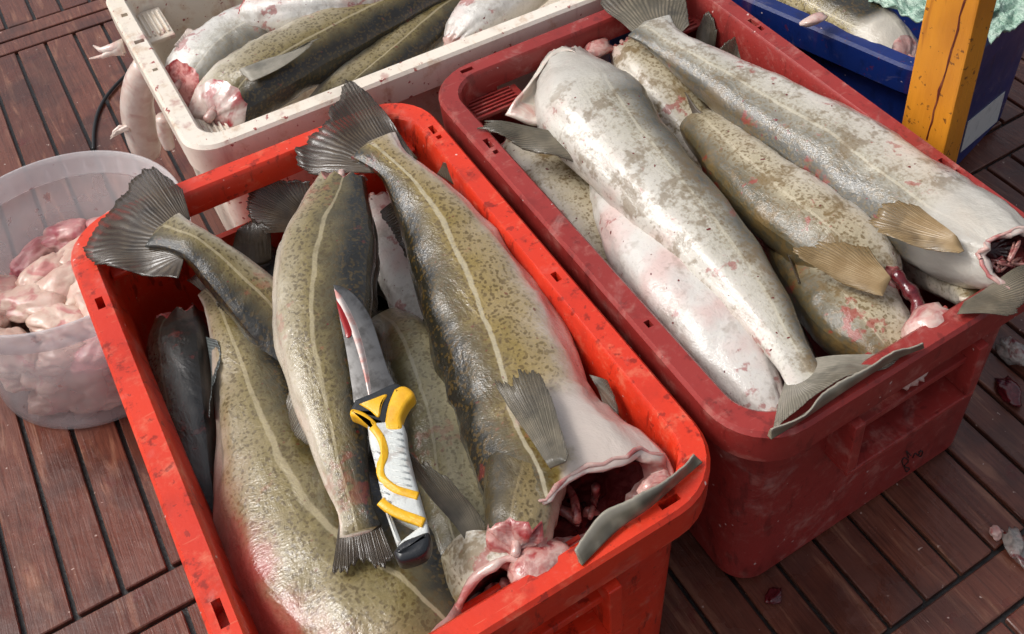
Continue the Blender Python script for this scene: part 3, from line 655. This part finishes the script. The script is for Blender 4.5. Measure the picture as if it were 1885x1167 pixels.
r, fr = cod('brown speckled cod with pale stripe in the middle of the dull red crate',
    [(1634,522,36,.280),(1612,500,60,.281),(1565,462,80,.281),(1505,422,85,.281),(1440,375,80,.280),(1372,316,67,.278),(1310,252,50,.272),(1268,205,36,.265)], -72, 'cod_brown', .78, seed=14, neck='flesh_red')
fin(r, 'pectoral_fin', [(1640,512,.316),(1625,545,.312)], [(1600,455,.322),(1520,448,.324),(1465,465,.322),(1520,500,.318),(1610,545,.310)], 'fin_amber', 18, seed=26)
fin(r, 'dorsal_fin', [(1400,400,.262),(1450,450,.258),(1490,500,.255)], [(1418,430,.255),(1462,490,.25),(1480,530,.25)], 'fin_dark', 14, seed=27)
r, fr = cod('large pale cod along the right wall of the red crate, tail over back rim',
    [(1872,478,66,.338),(1845,468,84,.326),(1805,450,97,.310),(1765,430,102,.299),(1700,392,102,.294),(1610,330,99,.292),(1522,270,92,.293),(1440,220,78,.296),(1362,170,63,.301),(1292,125,50,.309),(1240,88,40,.318),(1215,66,39,.324),(1196,48,50,.328)], -78, 'cod_dirty', .76, seed=15, neck='open')
fin(r, 'tail_fin', [(1195,92,.322),(1212,66,.326),(1252,62,.322)], [(1150,45,.328),(1108,5,.332),(1130,-35,.338),(1200,-50,.342),(1255,-30,.338),(1268,50,.326)], 'fin_grey', 26, seed=28, rag=.07)
fin(r, 'dorsal_fin', [(1262,170,.292),(1290,205,.286),(1330,215,.286)], [(1245,160,.290),(1260,215,.280),(1320,225,.280)], 'fin_dark', 10, seed=29)
fin(r, 'dorsal_fin', [(1390,235,.275),(1450,290,.272),(1530,335,.270)], [(1385,262,.268),(1440,320,.264),(1530,352,.264)], 'fin_grey', 16, seed=30)
fin(r, 'pectoral_fin', [(1762,436,.352),(1775,462,.350)], [(1690,372,.352),(1640,372,.350),(1608,400,.345),(1650,436,.346),(1765,470,.348)], 'fin_amber', 18, seed=31)
r, fr = cod('short cod with ragged brown neck beside the tail at the back of the red crate',
    [(1150,85,28,.282),(1172,108,48,.280),(1205,150,60,.272),(1245,205,58,.262),(1290,265,48,.250),(1340,330,40,.24)], 72, 'cod_brown', .8, seed=16, neck='flesh')
r, fr = cod('yellowish cod low at the front of the red crate under the amber fin',
    [(1668,672,46,.268),(1640,645,68,.266),(1590,598,88,.262),(1540,545,84,.255),(1490,485,66,.246),(1445,430,46,.236)], -72, 'cod_brown', .8, seed=17, neck='flesh_pale', neck_bulge=.25)
blobs(r, 'flesh_flap', [(1712,602,.300,.026,.020,.018)], 'flesh_pale', 53)
r, fr = cod('olive cod under the large one at the right wall of the red crate',
    [(1640,430,46,.225),(1690,465,58,.232),(1740,498,54,.245),(1775,528,42,.262),(1790,548,32,.280),(1795,555,28,.29)], 25, 'cod_brown', .8, seed=18, neck=None)
fin(r, 'tail_fin', [(1762,578,.322),(1775,555,.320)], [(1855,580,.330),(1890,545,.336),(1900,500,.338),(1880,492,.336)], 'fin_grey', 16, seed=32)
r, fr = cod('cod with two grey fins standing up at the back of the red crate',
    [(1560,330,44,.19),(1480,262,48,.20),(1410,200,42,.215),(1360,160,30,.235),(1345,145,24,.245)], 0, 'cod_dark', .8, seed=19, neck=None)
fin(r, 'tail_fin', [(1325,135,.255),(1345,128,.258),(1372,140,.255)], [(1318,95,.280),(1345,72,.292),(1372,58,.298),(1392,95,.285)], 'fin_grey', 14, seed=33)
fin(r, 'pectoral_fin', [(1275,100,.255),(1312,112,.252)], [(1282,60,.280),(1302,20,.300),(1320,55,.285)], 'fin_grey', 8, seed=34, thick=.003)
blobs(r, 'flesh_flap', [(1100,90,.29,.020,.014,.010)], 'flesh', 23)
c_ = soft_mat('dark clotted blood', (.07,.004,.008), (.13,.012,.016), None, 80, rough=.15, sss=0); M['clot'] = c_
o = tube('blood_clot', [Vector(p) for p in catmull([tuple(p) for p in P3([(1645,500,.312),(1670,530,.305),(1690,560,.298),(1685,600,.29)])], 14)], [.004, .007, .007, .005, .006, .008, .008, .006, .006, .007, .007, .006, .005, .003], M['clot'], loc=at(1670, 540, .29))
tag(o, 'dark clotted blood between the collars at the front of the red crate', 'blood')
r, fr = cod('grey cod deep between the white belly and the middle cod',
    [(1480,700,40,.20),(1440,640,54,.205),(1390,570,58,.205),(1330,490,56,.205),(1270,420,44,.205)], 20, 'cod_dirty', .8, seed=33, neck=None)
# ---- white crate
r, fr = cod('olive cod with pale stripe and red cut neck in the white crate corner',
    [(398,208,58,.292),(432,172,68,.294),(500,130,72,.296),(590,82,68,.297),(680,36,60,.297),(770,-8,50,.297),(860,-50,38,.297)], 82, 'cod', .8, seed=21, neck='neck_mix', neck_bulge=.3, shear=.9)
fin(r, 'pectoral_fin', [(440,128,.332),(462,150,.336)], [(560,82,.344),(585,74,.344),(545,108,.344)], 'fin_ash', 8, seed=41)
r, fr = cod('cod with black back lying below the striped one in the white crate',
    [(575,215,30,.262),(640,165,46,.266),(715,108,50,.27),(785,52,47,.272),(845,5,40,.274),(900,-40,30,.276)], 80, 'cod', .8, seed=22, neck='flesh')
r, fr = cod('small pale cod with round red neck at the left end of the white crate',
    [(328,162,44,.284),(352,138,56,.286),(395,104,64,.288),(450,72,66,.288),(520,38,58,.288),(590,5,46,.288)], 82, 'cod_white', .85, seed=23, neck='flesh_red', neck_bulge=.1, shear=.9)
fin(r, 'pelvic_fin', [(345,95,.31),(352,85,.31)], [(322,88,.316),(345,50,.322),(362,62,.318)], 'fin_pale', 5, seed=42)
r, fr = cod('white bellied cod with red torn neck at the back of the white crate',
    [(452,22,40,.318),(475,20,48,.320),(550,14,52,.320),(640,2,50,.319),(720,-15,44,.317),(800,-40,36,.314)], 172, 'cod_white', .8, seed=24, neck='flesh_red')
r, fr = cod('pure white cod belly at the right end of the white crate',
    [(832,80,18,.288),(852,58,36,.29),(890,25,52,.291),(935,-10,60,.291),(985,-50,60,.291)], 178, 'cod_white', .8, seed=25, neck='flesh_pale')
# ---- blue crate
r, fr = cod('olive speckled cod lying in the blue crate under green netting',
    [(1672,110,40,.278),(1640,88,56,.280),(1580,50,66,.281),(1510,10,66,.281),(1440,-25,56,.281),(1380,-60,44,.281)], 12, 'cod_collar', .8, seed=26, neck='flesh_pale', shear=.9)
blobs(r, 'flesh_flap', [(1498,36,.322,.020,.008,.005)], 'flesh_pale', 43)

# ------------------------------------------------------------------ generic cut
def boolean_cut(body, cv, cf):
    cut = mesh('cutter', cv, cf, body.data.materials[0], smooth=False); recalc(cut)
    par = body.parent; body.parent = None
    md = body.modifiers.new('cut', 'BOOLEAN'); md.operation = 'DIFFERENCE'; md.object = cut; md.solver = 'EXACT'
    dg = bpy.context.evaluated_depsgraph_get(); dg.update()
    nm = bpy.data.meshes.new_from_object(body.evaluated_get(dg)); body.modifiers.clear(); body.data = nm
    cm = cut.data; bpy.data.objects.remove(cut); bpy.data.meshes.remove(cm); body.parent = par
# ------------------------------------------------------------------ knife
def flat_mat(name, col, rough=.4, metal=0.0, bumpsc=0, bl=0.0, wear=None, bc=(.35,.02,.02)):
    s = NT(name); co, _ = s.obj(); c = col
    if wear: c = s.mix(s.step(s.noise(co, 60, 4, .65), .48, .7), col, wear)
    if bl: c = s.mix(s.math('MULTIPLY', s.step(s.noise(co, 70, 3), .55, .66), bl), c, bc)
    nr = s.bump(s.noise(co, bumpsc, 3), .4, .0008) if bumpsc else None
    return s.fin(c, s.math('MULTIPLY_ADD', s.noise(co, 60, 3), .25, rough - .12), nr, Metallic=metal)
s = NT('knife steel'); co, _ = s.obj()
sc_ = s.noise(s.scale(co, (1, .25, 1)), 420, 3)
kc = s.mix(s.step(s.noise(co, 55, 4, .65), .42, .7), (.20, .195, .19), (.10, .095, .09))
M['steel'] = s.fin(kc, s.math('MULTIPLY_ADD', s.noise(co, 80, 4), .3, .28), s.bump(sc_, .15, .0006), Metallic=1.0)
M['edge'] = flat_mat('ground edge steel', (.38, .33, .31), .4, .6, wear=(.36, .17, .15))
M['k_white'] = flat_mat('white ribbed grip', (.62, .64, .61), .4, 0, 700, .35, (.46, .47, .43), (.25, .14, .09))
M['k_yellow'] = flat_mat('yellow grip', (.82, .44, .012), .38, 0, 300, .12, (.72, .36, .01), (.06, .03, .01))
M['k_black'] = flat_mat('black grip', (.02, .022, .025), .3, 0, 300)
M['blood_wet'] = flat_mat('wet blood', (.30, .012, .012), .12)
def kz(py): return .366 - (py - 525) / 500.0 * .030
KN = at(650, 750, kz(750)) - at(650, 650, kz(650)); KA = KN.normalized()
KU = KA.cross(at(750, 700, kz(700)) - at(650, 700, kz(700))).normalized()
if KU.z < 0: KU = -KU
def slab(name, px, lo, hi, mat, root, bev=0, seg=2, smooth=24):
    "a plate with the outline px in the knife's plane between heights lo and hi above it"
    if smooth: px = catmull(list(px) + [px[0]], smooth * len(px) // 4 + 1)[:-1]
    ps = [at(x, y, kz(y)) for x, y in px]; n = len(ps)
    vs = [p + KU * lo for p in ps] + [p + KU * hi for p in ps]
    fs = [tuple(range(n)), tuple(range(2*n - 1, n - 1, -1))] + [(i, (i+1)%n, n+(i+1)%n, n+i) for i in range(n)]
    o = recalc(mesh(name, vs, fs, mat, root, smooth=False))
    if bev:
        bm = bmesh.new(); bm.from_mesh(o.data)
        es = [e for e in bm.edges if len(e.link_faces) == 2 and e.calc_face_angle(0) > 1.0 and (len(e.link_faces[0].verts) > 4 or len(e.link_faces[1].verts) > 4)]
        bmesh.ops.bevel(bm, geom=es, offset=bev, segments=seg, affect='EDGES', profile=.5); bm.to_mesh(o.data); bm.free()
        o.data.polygons.foreach_set('use_smooth', [True] * len(o.data.polygons))
    return o
knife = thing('fillet_knife', at(715, 850, kz(850) - .008), 'knife with yellow and white grip and bloodied steel blade on slim cod', 'knife')
blade = slab('blade', [(614,525),(634,530),(658,549),(682,584),(700,636),(714,680),(728,716),(700,728),(656,746),(648,715),(638,650),(626,590)], -.0012, .0012, M['steel'], knife, .0006, 2)
slab('ground_edge', [(615,532),(630,548),(648,580),(664,620),(676,668),(684,728),(679,731),(670,690),(656,640),(642,600),(630,572),(622,560)], .0011, .0016, M['edge'], blade, .0003, 1)
slab('blood_smear', [(619,553),(628,566),(640,590),(648,612),(645,622),(638,622),(634,608),(626,585)], .0014, .0020, M['blood_wet'], blade, .0004, 1)
guard = slab('guard', [(656,742),(690,728),(728,712),(740,722),(720,760),(716,800),(704,800),(690,772),(652,770),(648,760)], -.007, .0068, M['k_black'], knife, .003, 3, smooth=24)
slab('guard_inlay', [(664,752),(690,742),(715,734),(706,752),(700,776),(684,764)], .004, .0082, M['k_yellow'], guard, .0012, 2, smooth=20)
slab('guard_wing', [(728,724),(742,718),(756,722),(765,735),(752,752),(742,775),(742,800),(712,800),(712,775),(718,748)], -.008, .0085, M['k_yellow'], guard, .0035, 3)
slab('guard_spur', [(647,764),(654,760),(676,768),(700,790),(712,815),(698,812),(684,792),(662,778),(648,772)], -.006, .0084, M['k_yellow'], guard, .003, 3)
grip = slab('grip', [(678,785),(700,782),(742,784),(752,830),(764,880),(778,930),(787,968),(776,976),(750,966),(724,952),(708,930),(692,860),(682,820)], -.010, .0080, M['k_white'], knife, .005, 4)
slab('grip_strut', [(706,922),(720,948),(741,1003),(734,1014),(724,985),(712,950)], -.008, .0070, M['k_white'], grip, .002, 2, smooth=0)
slab('grip_strut', [(733,1012),(742,1000),(778,972),(788,968),(791,990),(768,1000)], -.008, .0068, M['k_white'], grip, .002, 2, smooth=0)
def stripe(pts, w, nm='grip_stripe'):
    c = catmull(pts, 26); L_, R2 = [], []
    for i, p in enumerate(c):
        q = c[min(i+1, 25)]; o_ = c[max(i-1, 0)]; dx, dy = q[0]-o_[0], q[1]-o_[1]; l = math.hypot(dx, dy)
        L_.append((p[0]-dy/l*w, p[1]+dx/l*w)); R2.append((p[0]+dy/l*w, p[1]-dx/l*w))
    return slab(nm, L_ + R2[::-1], .0045, .0088, M['k_yellow'], grip, .0008, 1, smooth=0)
stripe([(688,793),(704,815),(711,843),(703,868),(708,890),(730,908),(754,916),(772,921)], 7.5)
stripe([(703,930),(720,944),(745,956),(768,964),(783,970)], 9)
for k in range(9):
    y = 800 + k * 12
    stripe_o = slab('grip_ridge', [(718 + k*1.5, y), (742 + k*2.2, y + 6), (742 + k*2.2, y + 9), (718 + k*1.5, y + 3)], .0070, .0086, M['k_white'], grip, .0003, 1, smooth=0)
for k in range(8):
    y = 835 + k * 15
    slab('grip_ridge', [(688 + k*3.1, y), (704 + k*3.2, y + 7), (704 + k*3.2, y + 10), (688 + k*3.1, y + 3)], .0066, .0084, M['k_white'], grip, .0003, 1, smooth=0)
slab('butt_cap', [(726,1022),(742,1004),(768,992),(791,986),(794,1008),(784,1026),(758,1038),(736,1040)], -.011, .0090, M['k_black'], knife, .005, 4)

# ------------------------------------------------------------------ bucket of livers
def trans_mat(nm='cloudy plastic', clear=.63):
    s = NT(nm); co, _ = s.obj()
    c = s.mix(s.step(s.noise(co, 9, 3), .4, .7), (.80, .79, .80), (.78, .70, .71))
    c = s.mix(s.math('MULTIPLY', s.step(s.noise(co, 60, 3), .66, .72), .8), c, (.35, .05, .06))
    s.fin(c, .22, s.bump(s.noise(co, 120, 3), .15, .0008))
    tr = s.n('ShaderNodeBsdfTransparent'); tr.inputs[0].default_value = (.97, .96, .97, 1)
    tl = s.n('ShaderNodeBsdfTranslucent'); tl.inputs[0].default_value = (.85, .84, .86, 1)
    a = s.n('ShaderNodeMixShader'); a.inputs[0].default_value = .35; s.set(a.inputs[1], s.b.outputs[0]); s.set(a.inputs[2], tl.outputs[0])
    b = s.n('ShaderNodeMixShader'); s.set(b.inputs[0], s.math('MULTIPLY_ADD', s.noise(co, 14, 3), .18, clear - .02)); s.set(b.inputs[1], a.outputs[0]); s.set(b.inputs[2], tr.outputs[0])
    s.t.links.new(b.outputs[0], s.out.inputs[0]); return s.m
M['cloudy'] = trans_mat(); M['cloudy_rim'] = trans_mat('cloudy rim plastic', .42)
BC = Vector((-.012, .731, 0.0035))
bucket = thing('bucket', BC, 'cloudy translucent plastic bucket of fish livers on the deck', 'bucket')
def lathe(name, prof, mat, root, seg=96):
    vs, fs = [], []; k = len(prof)
    for i in range(seg):
        a = 2 * math.pi * i / seg
        vs += [BC + Vector((r_ * math.cos(a), r_ * math.sin(a), z)) for r_, z in prof]
    for i in range(seg):
        for j in range(k - 1): fs.append((i*k+j, ((i+1)%seg)*k+j, ((i+1)%seg)*k+j+1, i*k+j+1))
    return mesh(name, vs, fs, mat, root)
lathe('wall', [(.002, .001), (.124, .001), (.1310, .006), (.1378, .168), (.1362, .1685), (.1290, .008), (.122, .004), (.002, .004)], M['cloudy'], bucket)
rim_ = lathe('rim_band', [(.1378, .168), (.1475, .167), (.1485, .196), (.1478, .1985), (.1455, .1985), (.1440, .190), (.1378, .1695)], M['cloudy_rim'], bucket)
for i in range(40):
    a = 2 * math.pi * (i + .3) / 40; c, s_ = math.cos(a), math.sin(a)
    d_, t_ = Vector((c, s_, 0)), Vector((-s_, c, 0)); vs = []
    for z, r0, r1 in ((.1705, .139, .1462), (.188, .1435, .1470)):
        for rr in (r0, r1):
            for w_ in (-.0006, .0006): vs.append(BC + d_ * rr + t_ * w_ + Vector((0, 0, z)))
    mesh('rim_rib', vs, [(0,1,3,2),(4,6,7,5),(0,4,5,1),(2,3,7,6),(0,2,6,4),(1,5,7,3)], M['cloudy'], rim_, smooth=False)
M['liver'] = soft_mat('cream liver', (.62, .42, .34), (.70, .54, .44), (.55, .24, .22), 42, rough=.38, blood=.22, coat=.15)
M['liver_pink'] = soft_mat('pink liver', (.52, .22, .22), (.62, .38, .34), (.40, .09, .11), 42, rough=.38, blood=.3, coat=.15)
rnd = random.Random(3)
liv = []
def liver(x, y, z, rx, ry, rz, rot, pink, sd_):
    c = BC + Vector((x, y, z))
    o = blob('fish_liver', c, (rx, ry, rz), M['liver_pink' if pink else 'liver'], None, sd_, rot, 4, .36, loc=c)
    if pink: tag(o, 'reddish pink lobe of fish liver in the cloudy bucket', 'liver', 'reddish livers in the bucket')
    else: tag(o, 'cream coloured lobe of fish liver in the cloudy bucket', 'liver', 'cream livers in the bucket')
sd_ = 0
for lay, (z, rr, n) in enumerate(((.024, .098, 10), (.050, .099, 10), (.076, .100, 11), (.100, .101, 11))):
    for i in range(n):
        a = 2 * math.pi * (i + lay * .5 + rnd.uniform(-.2, .2)) / n; sd_ += 1
        liver(rr * math.cos(a), rr * math.sin(a), z + rnd.uniform(-.006, .006), (.036 * rnd.uniform(.8, 1.15)), .023 * rnd.uniform(.8, 1.1), .018, a + 1.57 + rnd.uniform(-.35, .35), rnd.random() < .4, sd_)
for i in range(10):
    a = 2 * math.pi * i / 7 + .4; rr = .055 if i < 7 else .018; sd_ += 1
    liver(rr * math.cos(a), rr * math.sin(a), .106 + rnd.uniform(0, .008), .044 * rnd.uniform(.7, 1.15), .026 * rnd.uniform(.8, 1.2), .014, rnd.uniform(0, 3.1), rnd.random() < .35, sd_)
# ------------------------------------------------------------------ yellow post and label
s = NT('worn yellow paint'); co, _ = s.obj()
c = s.mix(s.step(s.noise(s.scale(co, (1, 1, .3)), 26, 4), .35, .7), (.64, .25, .018), (.50, .18, .014))
c = s.mix(s.math('MULTIPLY', s.step(s.noise(co, 120, 3, .6), .63, .68), .85), c, (.13, .045, .012))
c = s.mix(s.math('MULTIPLY', s.step(s.noise(s.scale(co, (1, 1, .12)), 55, 3), .60, .68), .5), c, (.30, .07, .01))
M['post'] = s.fin(c, s.math('MULTIPLY_ADD', s.noise(co, 40, 3), .25, .3), s.bump(s.noise(s.scale(co, (1, 1, .1)), 160, 4), .4, .002))
PX, PY = .842, .197
post = thing('post', (PX + .013, PY + .031, .0035), 'yellow painted timber post with a rusty crack between red and blue crates', 'post')
vs, fs = [], []; box(vs, fs, (PX, PY, .0035), (PX + .028, PY + .062, 1.7))
pb = bevel(mesh('timber', vs, fs, M['post'], post, smooth=False), .0025, 2)
M['crack'] = flat_mat('rust crack', (.10, .012, .006), .5, 0, 200, 0, (.20, .05, .02))
zs = [.29 + i * .014 for i in range(46)]
cv = []
for i, z in enumerate(zs):
    yy = PY + .022 + .006 * math.sin(z * 9) + .0030 * noise.noise(Vector((z * 40, 3, 1))); w_ = .0012 * (1 + .9 * noise.noise(Vector((z * 60, 0, 0))))
    cv += [Vector((PX - .0003, yy - w_, z)), Vector((PX - .0009, yy, z)), Vector((PX - .0003, yy + w_, z))]
cf = []
for i in range(45):
    for j in range(2): cf.append((i*3+j, i*3+j+1, i*3+j+4, i*3+j+3))
mesh('rust_crack', cv, cf, M['crack'], post)
def ray_plane(px, py, p0, nn):
    v = RX * ((px - CX) / F) + RD * ((py - CY) / F) + RF
    return CAM + v * ((p0 - CAM).dot(nn) / v.dot(nn))
dO = Vector((.9215, .270, 0)); ux = Vector((math.cos(BR_), math.sin(BR_), 0)); uy = Vector((-math.sin(BR_), math.cos(BR_), 0))
pa, pb_ = dO + uy * .034 + Vector((0, 0, .01)), dO + uy * .022 + Vector((0, 0, .254))
fn = ux.cross(pb_ - pa).normalized()
if fn.dot(uy) > 0: fn = -fn
M['paper'] = flat_mat('white label', (.62, .62, .60), .5, 0, 150, 0, (.5, .5, .48))
q = [ray_plane(x, y, pa, fn) for x, y in ((1781,224),(1849,168),(1834,223),(1767,280))]
vs = [p + fn * .0003 for p in q] + [p + fn * .0012 for p in q]
lab = recalc(mesh('label_sticker', [Vector(v) for v in vs], [(0,1,2,3),(7,6,5,4),(0,4,5,1),(1,5,6,2),(2,6,7,3),(3,7,4,0)], M['paper'], None, smooth=False))
lab.parent = crateD; lab.matrix_parent_inverse = (Matrix.Translation(crateD.location) @ Matrix.Rotation(BR_, 4, 'Z')).inverted()

# ------------------------------------------------------------------ green netting
def net_mat():
    s = NT('pale green netting'); co, _ = s.obj()
    w1 = s.noise(s.scale(co, (1, .25, 1)), 330, 3, .6, .5)
    c = s.mix(s.step(w1, .38, .66), (.20, .34, .26), (.44, .58, .48))
    c = s.mix(s.math('MULTIPLY', s.step(s.noise(co, 30, 3), .5, .7), .6), c, (.50, .58, .50))
    return s.fin(c, .4, s.bump(w1, .8, .003))
M['net'] = net_mat()
def cloth(name, corners, nx, ny, amp, label, mat, cat, seed=0, group=None):
    "a crumpled sheet between four corner points (px, py, z)"
    a, b, c, d = [at(*p) for p in corners]; top, uv = [], []
    for i in range(nx):
        for j in range(ny):
            s_, t = i / (nx - 1), j / (ny - 1)
            p = a.lerp(b, s_).lerp(d.lerp(c, s_), t); q = p * 26 + Vector((seed, 0, 0))
            off = abs(noise.noise(q)) * 1.3 + abs(noise.noise(q * 2.3)) * .7 + abs(noise.noise(q * 5)) * .35
            top.append(p + Vector((noise.noise(q * 1.4) * .6, noise.noise(q * 1.4 + Vector((4, 4, 0))) * .6, off)) * amp)
    n = nx * ny; vs = top + [p - Vector((0, 0, .0025)) for p in top]; fs = []
    for i in range(nx - 1):
        for j in range(ny - 1):
            k = i*ny+j; fs += [(k, k+ny, k+ny+1, k+1), (n+k, n+k+1, n+k+ny+1, n+k+ny)]
    for i in range(nx - 1):
        for k, w in ((i*ny, 1), (i*ny+ny-1, -1)): fs.append((k, k+ny, n+k+ny, n+k)[::w])
    for j in range(ny - 1):
        for k, w in ((j, -1), ((nx-1)*ny+j, 1)): fs.append((k, k+1, n+k+1, n+k)[::w])
    o = recalc(mesh(name, vs, fs, M[mat], None, loc=a))
    return tag(o, label, cat, group)
cloth('netting', [(1500,-40,.318),(1800,-60,.30),(1840,30,.318),(1690,48,.312)], 90, 60, .014, 'pale green netting spread over the cod in the blue crate', 'net', 'net', 2)
cloth('netting', [(1800,-30,.312),(1960,-90,.33),(1930,30,.315),(1815,92,.300)], 80, 60, .018, 'heap of pale green netting hanging over the blue crate corner', 'net', 'net', 6)
M['glove'] = soft_mat('blue grey cloth', (.09, .11, .20), (.17, .19, .28), (.30, .30, .32), 40, rough=.6, sss=0)
# ------------------------------------------------------------------ things beside the white crate, cord, scraps
M['pale_skin'] = soft_mat('pale wet skin', (.66, .52, .45), (.74, .64, .57), (.52, .27, .23), 30, rough=.28, blood=.12)
hang = thing('hanging_fish', at(262, 270, .10), 'pale pinkish fish hanging down outside the left end of white crate', 'fish')
hp = catmull([(272,118,26,.268),(258,150,30,.24),(252,190,31,.20),(258,230,32,.155),(268,268,30,.115),(276,292,20,.095)], 22)
ps = [at(x, y, z) for x, y, w_, z in hp]
tube('body', ps, [w_ * ppm(p) * .95 for (x, y, w_, z), p in zip(hp, ps)], M['pale_skin'], hang, 20)
fin(hang, 'pelvic_fin', [(238,228,.175),(240,240,.165)], [(205,246,.165),(203,254,.160),(215,240,.17)], 'fin_pale', 4, seed=51, thick=.003)
tube('fin_ray', P3([(236,236,.165),(220,234,.168),(210,242,.165),(206,252,.160)]), [.004, .0032, .0024, .0012], M['pale_skin'], hang, 8)
hang2 = thing('fish_fin', at(222, 92, .29), 'small forked pinkish fin poking out beside the white crate rim', 'fin')
tube('fin_ray', P3([(228,84,.285),(205,90,.285),(185,92,.285),(172,84,.285)]), [.010, .007, .0035, .001], M['pale_skin'], hang2, 10)
tube('fin_ray', P3([(226,90,.283),(205,95,.282),(188,104,.278),(165,108,.275)]), [.009, .006, .003, .001], M['pale_skin'], hang2, 10)
hang3 = thing('fish_scrap', at(318, 268, .14), 'white strip of fish skin hanging below the white crate corner', 'scrap')
hp = catmull([(300,215,16,.20),(304,245,17,.17),(312,272,12,.145)], 12); ps = [at(x, y, z) for x, y, w_, z in hp]
tube('skin', ps, [w_ * ppm(p) * .8 for (x, y, w_, z), p in zip(hp, ps)], M['pale_skin'], hang3, 14)
s = NT('black rubber'); M['rubber'] = s.fin((.012, .012, .013), .45)
ps = [Vector(p) for p in catmull([tuple(at(x, y, .0075)) for x, y in ((300,95),(265,112),(232,138),(200,172),(181,205),(173,240),(172,275))], 40)]
o = tube('cord', ps, [.0028] * 40, M['rubber'], None, 8, loc=ps[20]); tag(o, 'thin black cord curving across the deck planks', 'cord')
M['scrap'] = soft_mat('fish scraps', (.20, .18, .165), (.36, .32, .29), (.14, .02, .02), 90, rough=.15, blood=.3)
def scrap(px, py, rx, ry, rz, rot, mat, label, sd, cat='scrap'):
    c = at(px, py, .004 + rz * .7); o = blob('fish_scrap', c, (rx, ry, rz), M[mat], None, sd, rot, 3, .6, loc=c); return tag(o, label, cat)
scrap(1868, 1005, .020, .010, .006, .9, 'scrap', 'grey silvery scrap of fish skin on the wet planks at right', 61)
scrap(1425, 1098, .010, .007, .004, .4, 'clot', 'small dark red clot by the corner of the red crate', 62)
scrap(1872, 650, .016, .024, .010, .2, 'scrap', 'pinkish scrap of fish on the deck beside the red crate', 63)
scrap(1858, 720, .020, .012, .007, 1.2, 'clot', 'dark purple offal on the deck beside the red crate', 64)
scrap(1835, 980, .007, .006, .004, .2, 'flesh_pale', 'tiny pale crumb of flesh on a deck seam', 65)
# marks written on the front of the dull red crate
M['ink'] = flat_mat('dark marker', (.025, .008, .008), .5)
mk = []
p0 = Vector((.4162, .005 + .031, .05)); nB = Vector((0, -1, -.05)).normalized()
for st in ([(1668,868),(1660,850),(1664,842),(1672,848),(1664,858),(1674,862),(1668,868)], [(1672,842),(1668,830),(1676,838)], [(1680,842),(1684,834),(1690,838),(1694,828)], [(1690,832),(1698,830),(1694,840),(1688,836)]):
    mk.append(st)

wB = Vector((.4162, .005 + .034, .010)); nB = Vector((0, -.26, -.012)).normalized()
for st in mk:
    ps = [ray_plane(x, y, wB, nB) + nB * .0004 for x, y in st]
    ps = [Vector(p) for p in catmull([tuple(p) for p in ps], 16)]
    o = tube('marker_stroke', ps, [.0007] * 16, M['ink'], None, 6); o.parent = crateB
    o.matrix_parent_inverse = Matrix.Translation(crateB.location).inverted()
